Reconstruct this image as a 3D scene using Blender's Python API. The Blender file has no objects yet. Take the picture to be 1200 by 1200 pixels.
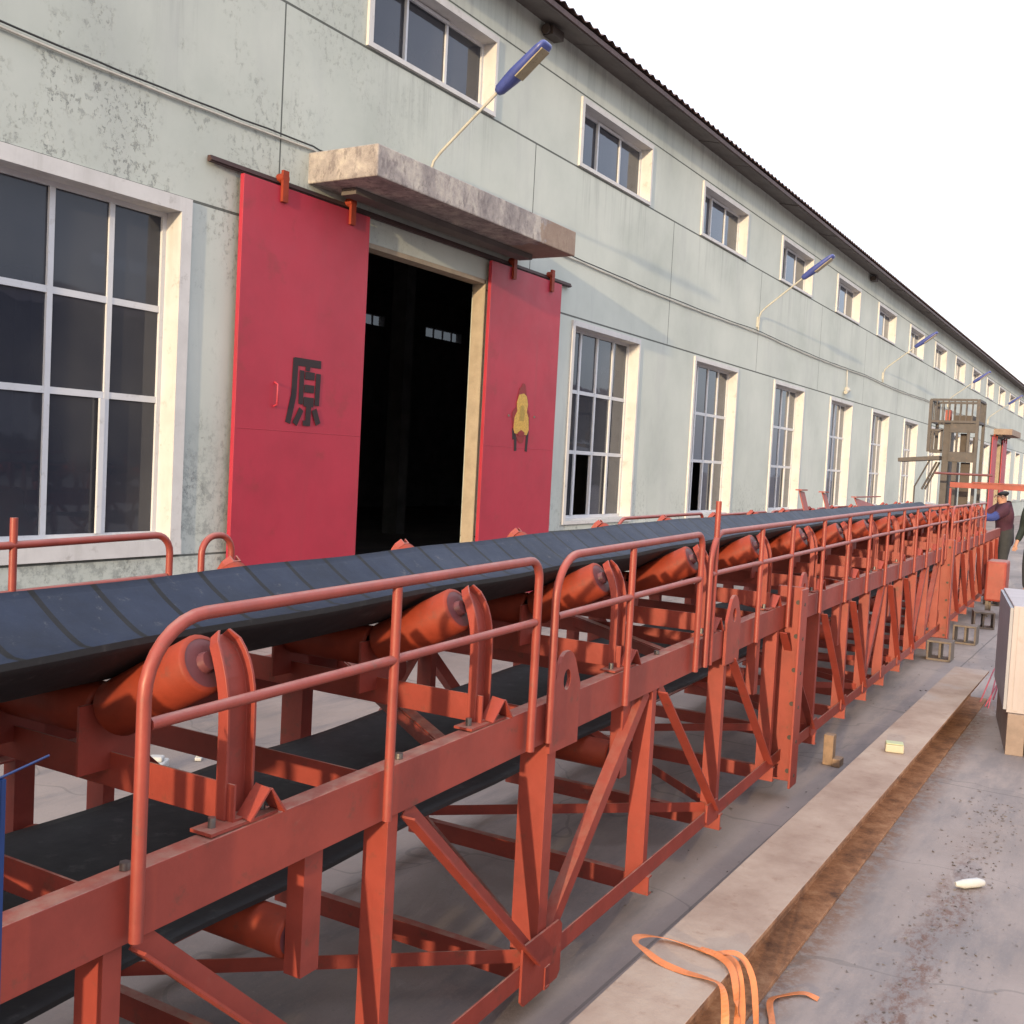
import bpy, bmesh, math, random
from mathutils import Vector, Matrix
random.seed(7)
V = Vector
S = bpy.context.scene
COL = S.collection
G = -0.15            # level of the concrete yard (the lens is at z = 1.65)

# ------------------------------------------------------------------ camera, sky, sun, exposure
cd = bpy.data.cameras.new('camera'); cam = bpy.data.objects.new('camera', cd); COL.objects.link(cam)
cd.sensor_fit = 'HORIZONTAL'; cd.sensor_width = 36.0; cd.lens = 1230/1200*36
cd.clip_start = 0.05; cd.clip_end = 2000
Rw = Matrix(((0.52206224, -0.01525281, 0.85277099), (-0.85129241, -0.07081807, 0.5198904), (0.0524618, -0.99737263, -0.04995604)))
cx, cy, cz = Rw.col[0].copy(), Rw.col[1].copy(), Rw.col[2].copy()
M = Matrix.Identity(4)
for i in range(3):
    M[i][0] = cx[i]; M[i][1] = -cy[i]; M[i][2] = -cz[i]
M[2][3] = 1.65
cam.matrix_world = M
S.camera = cam

SUN = V((-5.05, -0.83, 0.66)).normalized()          # towards the sun
EL = math.asin(SUN.z); AZ = math.atan2(SUN.x, SUN.y)
w = bpy.data.worlds.new('World'); S.world = w; w.use_nodes = True
nt = w.node_tree; nt.nodes.clear()
sky = nt.nodes.new('ShaderNodeTexSky'); sky.sky_type = 'NISHITA'; sky.sun_disc = False
sky.sun_elevation = EL; sky.sun_rotation = AZ
sky.air_density = 1.0; sky.dust_density = 3.0; sky.ozone_density = 1.5
# thin bright overcast veil in front of the clear sky (the photograph's sky is white)
veil = nt.nodes.new('ShaderNodeVectorMath'); veil.operation = 'ADD'; 
wtc = nt.nodes.new('ShaderNodeTexCoord'); wsp = nt.nodes.new('ShaderNodeSeparateXYZ'); nt.links.new(wtc.outputs['Generated'], wsp.inputs[0])
wmr = nt.nodes.new('ShaderNodeMapRange'); wmr.inputs['From Min'].default_value = 0.0; wmr.inputs['From Max'].default_value = 1.0
wmr.inputs['To Min'].default_value = 1.0; wmr.inputs['To Max'].default_value = 2.3; nt.links.new(wsp.outputs[2], wmr.inputs[0])
wsc = nt.nodes.new('ShaderNodeVectorMath'); wsc.operation = 'SCALE'; wsc.inputs[0].default_value = (5.5, 5.5, 6.0)
nt.links.new(wmr.outputs[0], wsc.inputs['Scale']); nt.links.new(wsc.outputs[0], veil.inputs[1])
bg = nt.nodes.new('ShaderNodeBackground'); bg.inputs[1].default_value = 0.15
wo = nt.nodes.new('ShaderNodeOutputWorld')
nt.links.new(sky.outputs[0], veil.inputs[0]); nt.links.new(veil.outputs[0], bg.inputs[0]); nt.links.new(bg.outputs[0], wo.inputs[0])
ld = bpy.data.lights.new('sun', 'SUN'); ld.energy = 4.3; ld.angle = math.radians(0.8); ld.color = (1.0, 0.76, 0.46)
sun = bpy.data.objects.new('sun', ld); COL.objects.link(sun); sun.rotation_euler = SUN.to_track_quat('Z', 'Y').to_euler()
S.view_settings.view_transform = 'Standard'; S.view_settings.look = 'None'
S.view_settings.gamma = 1; S.view_settings.exposure = 0.05

# ------------------------------------------------------------------ materials
def lin(r, g, b):
    f = lambda c: ((c/255+0.055)/1.055)**2.4 if c > 10 else c/255/12.92
    return (f(r), f(g), f(b), 1)
class N:
    def __init__(s, name):
        s.m = bpy.data.materials.new(name); s.m.use_nodes = True; s.t = s.m.node_tree
        s.b = s.t.nodes['Principled BSDF']; s.tc = s.t.nodes.new('ShaderNodeTexCoord')
    def new(s, k, **kw):
        n = s.t.nodes.new(k)
        for a, b in kw.items(): setattr(n, a, b)
        return n
    def L(s, a, b): s.t.links.new(a, b)
    def noise(s, scale, detail=5, rough=.6, vec=None, stretch=None):
        n = s.new('ShaderNodeTexNoise'); n.inputs['Scale'].default_value = scale
        n.inputs['Detail'].default_value = detail; n.inputs['Roughness'].default_value = rough
        v = vec or s.tc.outputs['Object']
        if stretch:
            mp = s.new('ShaderNodeMapping'); mp.inputs['Scale'].default_value = stretch; s.L(v, mp.inputs[0]); v = mp.outputs[0]
        s.L(v, n.inputs['Vector']); return n.outputs['Fac']
    def ramp(s, f, stops):
        r = s.new('ShaderNodeValToRGB'); e = r.color_ramp.elements
        while len(e) < len(stops): e.new(0.5)
        for i, (p, c) in enumerate(stops):
            e[i].position = p; e[i].color = c if len(c) == 4 else (*c, 1)
        s.L(f, r.inputs[0]); return r.outputs[0]
    def step(s, f, a, b):
        m = s.new('ShaderNodeMapRange'); m.interpolation_type = 'SMOOTHSTEP'
        m.inputs['From Min'].default_value = a; m.inputs['From Max'].default_value = b
        s.L(f, m.inputs['Value']); return m.outputs[0]
    def mth(s, op, a, b=0.0):
        n = s.new('ShaderNodeMath', operation=op)
        for i, x in enumerate((a, b)):
            if isinstance(x, (int, float)): n.inputs[i].default_value = x
            else: s.L(x, n.inputs[i])
        return n.outputs[0]
    def mix(s, f, a, b):
        n = s.new('ShaderNodeMix'); n.data_type = 'RGBA'
        if isinstance(f, (int, float)): n.inputs[0].default_value = f
        else: s.L(f, n.inputs[0])
        for i, x in ((6, a), (7, b)):
            if isinstance(x, tuple): n.inputs[i].default_value = x if len(x) == 4 else (*x, 1)
            else: s.L(x, n.inputs[i])
        return n.outputs[2]
    def bump(s, h, dist, strength=1.0):
        n = s.new('ShaderNodeBump'); n.inputs['Distance'].default_value = dist; n.inputs['Strength'].default_value = strength
        s.L(h, n.inputs['Height']); s.L(n.outputs[0], s.b.inputs['Normal'])
    def col(s, c):
        if isinstance(c, tuple): s.b.inputs['Base Color'].default_value = c if len(c) == 4 else (*c, 1)
        else: s.L(c, s.b.inputs['Base Color'])
    def rough(s, r):
        if isinstance(r, (int, float)): s.b.inputs['Roughness'].default_value = r
        else: s.L(r, s.b.inputs['Roughness'])
    def xyz(s):
        n = s.new('ShaderNodeSeparateXYZ'); s.L(s.tc.outputs['Object'], n.inputs[0]); return n.outputs

def painted(name, c, var=.25, rough=.45, scale=6, dirt=None, bump=.0006, spec=.5, metal=0, dust=None, streak=None):
    n = N(name)
    d = tuple(x*(1-var) for x in c); l = tuple(min(1, x*(1+var*.5)) for x in c)
    a = n.noise(scale, 6, .65); base = n.ramp(a, [(.3, d), (.55, c), (.75, l)])
    if dirt:
        m = n.step(n.noise(scale*2.3, 8, .7), .56, .70); base = n.mix(n.mth('MULTIPLY', m, .75), base, dirt)
    if streak:
        m = n.step(n.noise(3.5, 7, .7, stretch=(1.6, 1, .12)), .52, .72); base = n.mix(n.mth('MULTIPLY', m, .5), base, streak)
    if dust:
        geo = n.new('ShaderNodeNewGeometry'); sp = n.new('ShaderNodeSeparateXYZ'); n.L(geo.outputs['Normal'], sp.inputs[0])
        up = n.mth('MULTIPLY', n.step(sp.outputs[2], .55, .95), n.mth('ADD', .25, n.mth('MULTIPLY', n.step(n.noise(14, 6, .7), .35, .65), .6)))
        base = n.mix(up, base, dust)
        ch = n.step(n.noise(30, 9, .8), .64, .70); base = n.mix(n.mth('MULTIPLY', ch, .8), base, (.10, .035, .022, 1))
        lt = n.step(n.noise(9, 9, .8), .60, .72); base = n.mix(n.mth('MULTIPLY', lt, .22), base, dust)
    n.col(base); n.rough(n.mth('ADD', n.mth('MULTIPLY', n.noise(scale*3, 4), .25), rough-.12))
    n.bump(n.noise(55, 4, .6), bump); n.b.inputs['Specular IOR Level'].default_value = spec
    n.b.inputs['Metallic'].default_value = metal
    return n.m

m_red = painted('red_primer', (.27, .043, .029), .25, .52, 5, (.14, .045, .03), dust=(.30, .17, .13, 1))
m_roller = painted('roller_orange', (.25, .036, .016), .22, .6, 9, (.16, .04, .025), spec=.3)
m_rail = painted('rail_paint', (.27, .050, .036), .2, .45, 12, (.17, .065, .05), dust=(.30, .14, .12, 1))
m_dark = painted('roller_cap', (.13, .04, .045), .2, .4, 9)
m_door = painted('door_red', (.37, .022, .046), .16, .5, 1.3, (.27, .025, .035), streak=(.30, .03, .045, 1))
m_bolt = painted('galvanised_bolt', (.22, .21, .2), .2, .35, 30, metal=.8)
m_white = painted('white_paint', (.56, .55, .545), .12, .55, 3, (.36, .345, .33), streak=(.40, .39, .37, 1))
m_sash = painted('white_sash', (.56, .57, .60), .08, .4, 4, (.4, .4, .4))
m_blue = painted('lamp_blue', (.05, .07, .26), .2, .4, 10)
m_bluepost = painted('post_blue', (.006, .030, .13), .2, .4, 10)
m_pole = painted('pole_grey', (.42, .41, .36), .2, .5, 10)
m_lens = painted('lamp_lens', (.33, .28, .18), .2, .3, 10)
m_grey = painted('machine_grey', (.068, .060, .060), .3, .6, 6, (.12, .08, .06))
m_greyd = painted('machine_dark', (.055, .04, .035), .3, .6, 6)
m_black = painted('stencil_black', (.022, .011, .013), .3, .7, 60)
m_gold = painted('gold_print', (.55, .34, .06), .4, .45, 45, (.40, .10, .04))
m_goldd = painted('gold_dark', (.36, .24, .04), .4, .45, 45)
m_redprint = painted('red_print', (.22, .012, .012), .2, .5, 30)
m_wood = painted('wood_block', (.26, .17, .11), .3, .7, 20)
m_packet = painted('packet', (.42, .38, .28), .1, .5, 30)
m_green = painted('packet_green', (.42, .45, .25), .1, .5, 30)
m_foam = painted('foam', (.46, .46, .45), .06, .8, 30)
m_strap = painted('strap_orange', (.52, .17, .06), .18, .55, 20)
m_crate = painted('panel_cream', (.34, .30, .31), .08, .5, 3, (.27, .23, .22), streak=(.27, .235, .23, 1))
m_crateside = painted('panel_shaded', (.26, .26, .29), .1, .5, 3)  # crate face turned from the sun, its bluish shade put into the colour
m_ply = painted('ply_base', (.24, .18, .15), .25, .7, 8, (.2, .13, .1))
m_cable = painted('cable_white', (.52, .50, .45), .2, .6, 10)
m_cabled = painted('cable_black', (.03, .03, .03), .2, .6, 10)
m_roofed = painted('roof_edge_red', (.06, .03, .03), .3, .6, 6)
m_pink = painted('pink_wire', (.45, .09, .13), .2, .5, 20)
m_stool = painted('offcut_steel', (.14, .11, .09), .3, .6, 15, (.2, .09, .05))
m_skin = painted('skin', (.42, .22, .15), .1, .55, 10)
m_jackp = painted('jacket_purple', (.05, .012, .03), .3, .8, 9)
m_jackb = painted('sleeve_blue', (.03, .05, .22), .3, .8, 9)
m_jackg = painted('jacket_dark', (.012, .02, .018), .3, .8, 9)
m_trou = painted('trousers', (.03, .032, .036), .3, .85, 9)
m_shoe = painted('shoe', (.02, .02, .02), .2, .5, 9)
m_hair = painted('hair', (.01, .009, .008), .2, .6, 30)

# wall render
n = N('green_render'); x, y, z = n.xyz()
base = n.ramp(n.noise(.55, 6, .62), [(.30, (.395, .430, .395)), (.5, (.475, .510, .470)), (.72, (.54, .570, .525))])
base = n.mix(n.mth('MULTIPLY', n.step(n.noise(1.6, 6, .65, stretch=(1, 1, .22)), .50, .72), .42), base, (.40, .42, .41, 1))
base = n.mix(n.mth('MULTIPLY', n.step(n.noise(2.4, 7, .7, stretch=(1.6, 1, .12)), .57, .74), .40), base, (.34, .355, .36, 1))
# flaking paint: clustered flecks, thicker at the left end of the wall and low down
cl = n.step(n.noise(1.5, 4, .6, stretch=(1, 1, .7)), .43, .57)
nearx = n.step(x, 11.5, 3.0); low = n.step(z, 1.9, .4)
clus = n.mth('MULTIPLY', cl, n.mth('MAXIMUM', nearx, n.mth('MULTIPLY', low, .8)))
fl = n.step(n.noise(16, 9, .8, stretch=(1, 1, .75)), .525, .575)
pf = n.mth('MULTIPLY', fl, clus)
base = n.mix(n.mth('MULTIPLY', pf, .78), base, (.10, .11, .115, 1))
fl2 = n.mth('MULTIPLY', n.step(n.noise(6, 8, .75), .60, .68), n.mth('MAXIMUM', nearx, low))
base = n.mix(n.mth('MULTIPLY', fl2, .5), base, (.62, .63, .58, 1))
base = n.mix(n.mth('MULTIPLY', n.step(x, 13.0, 4.0), .22), base, (.30, .335, .33, 1))
# dark runs under the windows and the eave
u1 = n.mth('LESS_THAN', n.mth('ABSOLUTE', n.mth('SUBTRACT', n.mth('PINGPONG', n.mth('SUBTRACT', x, 9.42), 2.25), 0.0)), 1.2)
run = n.mth('MULTIPLY', n.step(n.noise(4.5, 8, .75, stretch=(2.2, 1, .10)), .46, .66), n.mth('MAXIMUM', n.mth('MULTIPLY', n.step(z, 4.6, 5.66), n.mth('MULTIPLY', u1, n.mth('LESS_THAN', z, 5.7))), n.step(z, 6.3, 7.2)))
base = n.mix(n.mth('MULTIPLY', run, .35), base, (.17, .185, .18, 1))
# broad damp mottling low on the wall by the first window
mt = n.mth('MULTIPLY', n.mth('MULTIPLY', n.step(n.noise(7, 9, .8), .47, .58), n.step(z, 2.0, 1.1)), n.step(x, 9.0, 6.5))
base = n.mix(n.mth('MULTIPLY', mt, .5), base, (.15, .17, .165, 1))
# groove lines
def band(c, at, wd):
    return n.mth('LESS_THAN', n.mth('ABSOLUTE', n.mth('SUBTRACT', c, at)), wd)
g = n.mth('MAXIMUM', n.mth('MAXIMUM', band(z, 3.66, .012), band(z, 5.67, .012)), n.mth('MAXIMUM', band(z, 6.66, .010), band(z, .69, .009)))
mx = n.mth('SUBTRACT', n.mth('PINGPONG', n.mth('SUBTRACT', x, 7.1), 2.25), 0.0)      # 0 at every joint
vert = n.mth('MULTIPLY', n.mth('LESS_THAN', mx, .009), n.mth('MULTIPLY', n.mth('GREATER_THAN', z, 3.66), n.mth('LESS_THAN', z, 5.67)))
g = n.mth('MAXIMUM', g, vert)
base = n.mix(n.mth('MULTIPLY', g, .88), base, (.05, .055, .05, 1))
n.col(base); n.rough(.82)
h = n.mth('SUBTRACT', n.mth('ADD', n.mth('MULTIPLY', n.noise(40, 6, .7), .12), n.mth('MULTIPLY', n.noise(2.2, 4), .35)), n.mth('ADD', n.mth('MULTIPLY', g, 1.0), n.mth('MULTIPLY', pf, .25)))
n.bump(h, .010, .8); m_wall = n.m

# weathered concrete (canopy)
n = N('weathered_concrete')
b = n.ramp(n.noise(3, 8, .7), [(.33, (.19, .17, .175)), (.5, (.33, .30, .29)), (.66, (.52, .48, .43))])
s1 = n.step(n.noise(11, 9, .8, stretch=(1, 1, .5)), .50, .60); b = n.mix(n.mth('MULTIPLY', s1, .7), b, (.16, .14, .145, 1))
x, y, z = n.xyz(); tan = n.mth('MULTIPLY', n.step(n.mth('ADD', x, n.noise(6, 3)), 10.95, 11.05), .8)
b = n.mix(tan, b, (.25, .175, .13, 1))
n.col(b); n.rough(.9); n.bump(n.noise(28, 9, .75), .012); m_conc = n.m
# jamb plaster
m_jamb = painted('jamb_plaster', (.36, .30, .23), .2, .85, 5, (.35, .27, .2), .003)
m_soffit = painted('soffit_boards', (.12, .105, .10), .25, .8, 2.5, (.10, .08, .08), .002)
m_roof = painted('roof_sheet', (.13, .085, .08), .3, .7, 1.5)
m_inside = painted('interior_wall', (.22, .21, .20), .3, .9, 2)

# glass
n = N('window_glass')
gl = n.new('ShaderNodeBsdfGlossy'); gl.inputs['Roughness'].default_value = .03; gl.inputs['Color'].default_value = (.85, .9, 1, 1)
tr = n.new('ShaderNodeBsdfTransparent'); tr.inputs['Color'].default_value = (.16, .17, .19, 1)
df = n.new('ShaderNodeBsdfDiffuse')
n.L(n.ramp(n.noise(.9, 3, .5), [(.3, (.045, .05, .07)), (.7, (.10, .10, .11))]), df.inputs['Color'])
m1 = n.new('ShaderNodeMixShader'); m1.inputs[0].default_value = .55; n.L(tr.outputs[0], m1.inputs[1]); n.L(df.outputs[0], m1.inputs[2])
lw = n.new('ShaderNodeLayerWeight'); lw.inputs[0].default_value = .5; frs = n.mth('ADD', n.mth('MULTIPLY', n.mth('POWER', lw.outputs['Facing'], 3.5), .75), .035)
bp = n.new('ShaderNodeBump'); bp.inputs['Distance'].default_value = .004; bp.inputs['Strength'].default_value = .35
n.L(n.noise(2.5, 2), bp.inputs['Height']); n.L(bp.outputs[0], gl.inputs['Normal'])
m2 = n.new('ShaderNodeMixShader'); n.L(frs, m2.inputs[0]); n.L(m1.outputs[0], m2.inputs[1]); n.L(gl.outputs[0], m2.inputs[2])
n.L(m2.outputs[0], n.t.nodes['Material Output'].inputs[0]); m_glass = n.m

# belt rubber
n = N('belt_rubber'); x, y, z = n.xyz()
q = n.mth('ADD', x, n.mth('MULTIPLY', y, .02))
q = n.mth('ADD', q, n.mth('MULTIPLY', n.noise(2, 2), .03))
ln = n.mth('LESS_THAN', n.mth('PINGPONG', q, .0975), .0095)
b = n.ramp(n.noise(3, 7, .7), [(.3, (.009, .014, .028)), (.55, (.015, .023, .046)), (.8, (.030, .040, .066))])
b = n.mix(n.mth('MULTIPLY', n.step(n.noise(22, 8, .75), .58, .72), .35), b, (.16, .155, .15, 1))
n.col(n.mix(ln, b, (.006, .006, .007, 1))); n.rough(n.mth('ADD', n.mth('MULTIPLY', n.noise(9, 6, .7), .25), .42))
n.bump(n.mth('SUBTRACT', n.mth('MULTIPLY', n.noise(35, 5, .7), .15), ln), .005); n.b.inputs['Specular IOR Level'].default_value = .22
m_belt = n.m
m_beltu = painted('belt_shaded', (.011, .012, .014), .3, .7, 6, (.05, .05, .05))  # darker than the carrying face: shade under the belt is put into the colour

# yard concrete
n = N('yard_concrete'); x, y, z = n.xyz()
b = n.ramp(n.noise(.5, 7, .62), [(.28, (.18, .150, .138)), (.5, (.26, .217, .200)), (.72, (.35, .295, .268))])
b = n.mix(n.mth('MULTIPLY', n.step(n.noise(1.5, 8, .7, stretch=(.35, 1.5, 1)), .46, .64), .55), b, (.125, .12, .13, 1))
b = n.mix(n.mth('MULTIPLY', n.step(n.noise(6, 9, .8), .52, .64), .35), b, (.30, .24, .21, 1))
b = n.mix(n.mth('MULTIPLY', n.step(n.noise(40, 6, .8), .56, .72), .35), b, (.10, .085, .08, 1))
b = n.mix(n.mth('MULTIPLY', n.step(n.noise(70, 4, .7), .62, .74), .35), b, (.42, .40, .38, 1))
# trail of rusty dirt right of the steel beam
c = n.mth('SUBTRACT', y, n.mth('ADD', .60, n.mth('MULTIPLY', n.mth('SUBTRACT', n.noise(1.2, 3), .5), .45)))
tr1 = n.step(n.mth('ABSOLUTE', c), .12, .01); tr1 = n.mth('MULTIPLY', tr1, n.step(n.noise(14, 8, .8, stretch=(.8, 1.5, 1)), .44, .60))
tr1 = n.mth('MULTIPLY', tr1, n.step(x, 6.4, 4.3))
b = n.mix(n.mth('MULTIPLY', tr1, .85), b, (.12, .055, .036, 1))
# rust washed out at the foot of the beam
rs = n.step(n.mth('ABSOLUTE', n.mth('SUBTRACT', y, n.mth('ADD', .97, n.mth('MULTIPLY', n.noise(2.5, 5, .7), .14)))), .16, .02)
rs = n.mth('MULTIPLY', n.mth('MULTIPLY', rs, n.step(n.noise(18, 8, .8), .40, .58)), n.mth('MULTIPLY', n.step(x, 10.5, 8.5), n.step(y, .62, .9)))
b = n.mix(n.mth('MULTIPLY', rs, .7), b, (.17, .08, .042, 1))
# slab joints
jx = n.mth('LESS_THAN', n.mth('PINGPONG', n.mth('SUBTRACT', x, 1.7), 2.5), .006); jy = n.mth('LESS_THAN', n.mth('PINGPONG', n.mth('SUBTRACT', y, 1.5), 2.0), .006)
j = n.mth('MAXIMUM', jx, jy); b = n.mix(n.mth('MULTIPLY', j, .6), b, (.10, .09, .085, 1))
cr = n.new('ShaderNodeTexVoronoi', feature='DISTANCE_TO_EDGE'); cr.inputs['Scale'].default_value = .55
mp = n.new('ShaderNodeMixRGB') if False else None
vadd = n.new('ShaderNodeVectorMath', operation='ADD'); n.L(n.tc.outputs['Object'], vadd.inputs[0])
nz = n.new('ShaderNodeTexNoise'); nz.inputs['Scale'].default_value = 1.5; n.L(n.tc.outputs['Object'], nz.inputs['Vector'])
n.L(nz.outputs['Color'], vadd.inputs[1]); n.L(vadd.outputs[0], cr.inputs['Vector'])
ck = n.mth('LESS_THAN', cr.outputs['Distance'], .004); b = n.mix(n.mth('MULTIPLY', ck, .35), b, (.10, .09, .085, 1))
n.col(b); n.rough(.82); n.bump(n.mth('SUBTRACT', n.mth('ADD', n.mth('MULTIPLY', n.noise(60, 6, .7), .35), n.mth('MULTIPLY', n.noise(4, 5), .4)), j), .006)
m_ground = n.m

# steel beam
n = N('dusty_beam'); geo = n.new('ShaderNodeNewGeometry'); sp = n.new('ShaderNodeSeparateXYZ'); n.L(geo.outputs['Normal'], sp.inputs[0])
top = n.ramp(n.noise(2.2, 8, .65), [(.3, (.24, .16, .120)), (.5, (.34, .25, .195)), (.7, (.42, .33, .26))])
top = n.mix(n.mth('MULTIPLY', n.step(n.noise(9, 8, .75), .55, .7), .5), top, (.20, .11, .07, 1))
top = n.mix(n.mth('MULTIPLY', n.step(n.noise(1.1, 4, .6), .56, .66), .35), top, (.24, .23, .24, 1))
side = n.ramp(n.noise(7, 9, .8), [(.34, (.085, .04, .024)), (.5, (.27, .125, .06)), (.68, (.42, .235, .13))])
zz = n.xyz()[2]; n.col(n.mix(n.mth('MULTIPLY', n.step(sp.outputs[2], .4, .6), n.mth('GREATER_THAN', zz, .0)), side, top)); n.rough(.8); n.bump(n.noise(50, 7, .7), .003); m_beam = n.m

# ------------------------------------------------------------------ geometry helpers
class MB:
    def __init__(s): s.v = []; s.f = []; s.mi = []; s.sm = []
    def add(s, vs, fs, mi=0, smooth=False):
        o = len(s.v); s.v += [tuple(p) for p in vs]
        for f in fs: s.f.append(tuple(i+o for i in f)); s.mi.append(mi); s.sm.append(smooth)
        return s
    def box(s, x0, x1, y0, y1, z0, z1, mi=0):
        vs = [(x, y, z) for x in (x0, x1) for y in (y0, y1) for z in (z0, z1)]
        return s.add(vs, [(0, 1, 3, 2), (4, 6, 7, 5), (0, 4, 5, 1), (2, 3, 7, 6), (0, 2, 6, 4), (1, 5, 7, 3)], mi)
    def sweep(s, p0, p1, outline, side, mi=0):
        p0, p1 = V(p0), V(p1); d = (p1-p0).normalized(); a = V(side); a = (a-d*a.dot(d)).normalized(); b = d.cross(a)
        k = len(outline); vs = []
        for p in (p0, p1):
            for (u, w_) in outline: vs.append(p+a*u+b*w_)
        fs = [(i, (i+1) % k, k+(i+1) % k, k+i) for i in range(k)]
        s.add(vs, fs, mi)
        # caps as quads strip-safe ngons
        s.add(vs[:k], [tuple(range(k))], mi); s.add(vs[k:], [tuple(range(k))], mi)
        return s
    def bar(s, p0, p1, wa, wb, side, mi=0):
        return s.sweep(p0, p1, [(-wa/2, -wb/2), (wa/2, -wb/2), (wa/2, wb/2), (-wa/2, wb/2)], side, mi)
    def tube(s, pts, r, seg=10, mi=0, caps=True):
        pts = [V(p) for p in pts]; rs = r if isinstance(r, (list, tuple)) else [r]*len(pts)
        t = (pts[1]-pts[0]).normalized(); a = t.orthogonal().normalized(); vs = []; fs = []
        for i, p in enumerate(pts):
            if i == 0: tt = (pts[1]-pts[0])
            elif i == len(pts)-1: tt = (pts[-1]-pts[-2])
            else: tt = (pts[i+1]-pts[i]).normalized()+(pts[i]-pts[i-1]).normalized()
            tt = tt.normalized(); a = (a-tt*a.dot(tt)).normalized(); b = tt.cross(a)
            for k in range(seg):
                an = 2*math.pi*k/seg; vs.append(p+(a*math.cos(an)+b*math.sin(an))*rs[i])
        for i in range(len(pts)-1):
            for k in range(seg): fs.append((i*seg+k, i*seg+(k+1) % seg, (i+1)*seg+(k+1) % seg, (i+1)*seg+k))
        s.add(vs, fs, mi, True)
        if caps:
            s.add(vs[:seg], [tuple(range(seg))], mi); s.add(vs[-seg:], [tuple(range(seg))], mi)
        return s
    def ribbon(s, pts, wv, th=.002, mi=0):
        pts = [V(p) for p in pts]; wv = [V(q) for q in wv]; vs = []; fs = []
        for i, p in enumerate(pts):
            t = (pts[min(i+1, len(pts)-1)]-pts[max(i-1, 0)]).normalized(); nn = t.cross(wv[i]).normalized()*th
            vs += [p-wv[i]/2, p+wv[i]/2, p+wv[i]/2+nn, p-wv[i]/2+nn]
        for i in range(len(pts)-1):
            o = 4*i
            for k in range(4): fs.append((o+k, o+(k+1) % 4, o+4+(k+1) % 4, o+4+k))
        fs += [(0, 1, 2, 3), tuple(range(len(vs)-4, len(vs)))]
        return s.add(vs, fs, mi)
    def build(s, name, mats, parent=None, bevel=0):
        me = bpy.data.meshes.new(name); me.from_pydata(s.v, [], s.f)
        if not isinstance(mats, (list, tuple)): mats = [mats]
        for m in mats: me.materials.append(m)
        me.polygons.foreach_set('material_index', s.mi); me.polygons.foreach_set('use_smooth', s.sm)
        bm = bmesh.new(); bm.from_mesh(me); bmesh.ops.recalc_face_normals(bm, faces=bm.faces); bm.to_mesh(me); bm.free()
        o = bpy.data.objects.new(name, me); COL.objects.link(o)
        if parent: o.parent = parent
        if bevel:
            b = o.modifiers.new('bevel', 'BEVEL'); b.width = bevel; b.segments = 2; b.limit_method = 'ANGLE'
        return o
def tag(o, label, cat, group=None):
    o['label'] = label; o['category'] = cat
    if group: o['group'] = group
    return o
def thing(name, label, cat, loc=(0, 0, 0), rz=0, group=None):
    o = bpy.data.objects.new(name, None); COL.objects.link(o); o.location = loc; o.rotation_euler = (0, 0, rz); o.empty_display_size = .2
    return tag(o, label, cat, group)
def dup(root, loc=None, label=None):
    def c(o, p):
        k = o.copy(); COL.objects.link(k); k.parent = p
        for ch in o.children: c(ch, k)
        return k
    k = c(root, root.parent)
    if loc is not None: k.location = loc
    if label: k['label'] = label
    return k
def chan(wd, fl, t):       # C profile: web along first axis, flanges point +second
    return [(-wd/2, 0), (wd/2, 0), (wd/2, fl), (wd/2-t, fl), (wd/2-t, t), (-wd/2+t, t), (-wd/2+t, fl), (-wd/2, fl)]
def angle(a, b, t): return [(0, 0), (a, 0), (a, t), (t, t), (t, b), (0, b)]

# ------------------------------------------------------------------ ground
mb = MB(); mb.add([(-400, -400, G), (600, -400, G), (600, 400, G), (-400, 400, G)], [(0, 1, 2, 3)])
o = mb.build('ground', m_ground); o['kind'] = 'structure'

# ------------------------------------------------------------------ factory hall
YW = 7.0; TW = .20; X0, X1 = -9.7, 160.0; ZT = 7.25; YB = 22.0
hall = thing('factory_hall', 'long pale green rendered factory hall with rows of white windows', 'building', (0, 0, 0))
lower = []; upper = []; doors = [(8.05, 10.62)]
for k in range(-2, 35):
    xx = 3.85+4.5*k
    if k in (1,): pass
    elif k == 12: doors.append((57.5, 60.1))
    else: lower.append((xx, xx+2.15, .83, 3.56))
    upper.append((xx-.1+.5 if k != 0 else xx+.4, xx+2.25+.5-.4, 5.74, 6.57))
upper = [(8.28+4.5*k, 10.56+4.5*k, 5.74, 6.56) for k in range(-3, 33)]
DZ = 3.78
opn = [(a, b, c, d) for a, b, c, d in lower]+upper+[(a, b, G, DZ) for a, b in doors]
def walled(mb, y0, y1, opn, xa, xb, za, zb):
    for yy in (y0, y1):
        # column strips between opening edges
        xs = sorted({xa, xb}|{v for o_ in opn for v in o_[:2]})
        for i in range(len(xs)-1):
            a, b = xs[i], xs[i+1]; mid = (a+b)/2
            iv = sorted((o_[2], o_[3]) for o_ in opn if o_[0] < mid < o_[1]); z = za
            for c, d in iv:
                if c > z: mb.add([(a, yy, z), (b, yy, z), (b, yy, c), (a, yy, c)], [(0, 1, 2, 3)])
                z = d
            if z < zb: mb.add([(a, yy, z), (b, yy, z), (b, yy, zb), (a, yy, zb)], [(0, 1, 2, 3)])
    for a, b, c, d in opn:
        mb.add([(a, y0, c), (a, y1, c), (a, y1, d), (a, y0, d)], [(0, 1, 2, 3)]); mb.add([(b, y0, c), (b, y1, c), (b, y1, d), (b, y0, d)], [(0, 1, 2, 3)])
        mb.add([(a, y0, d), (b, y0, d), (b, y1, d), (a, y1, d)], [(0, 1, 2, 3)])
        if c > za: mb.add([(a, y0, c), (b, y0, c), (b, y1, c), (a, y1, c)], [(0, 1, 2, 3)])
mb = MB(); walled(mb, YW, YW+TW, opn, X0, X1, G, ZT)
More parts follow.
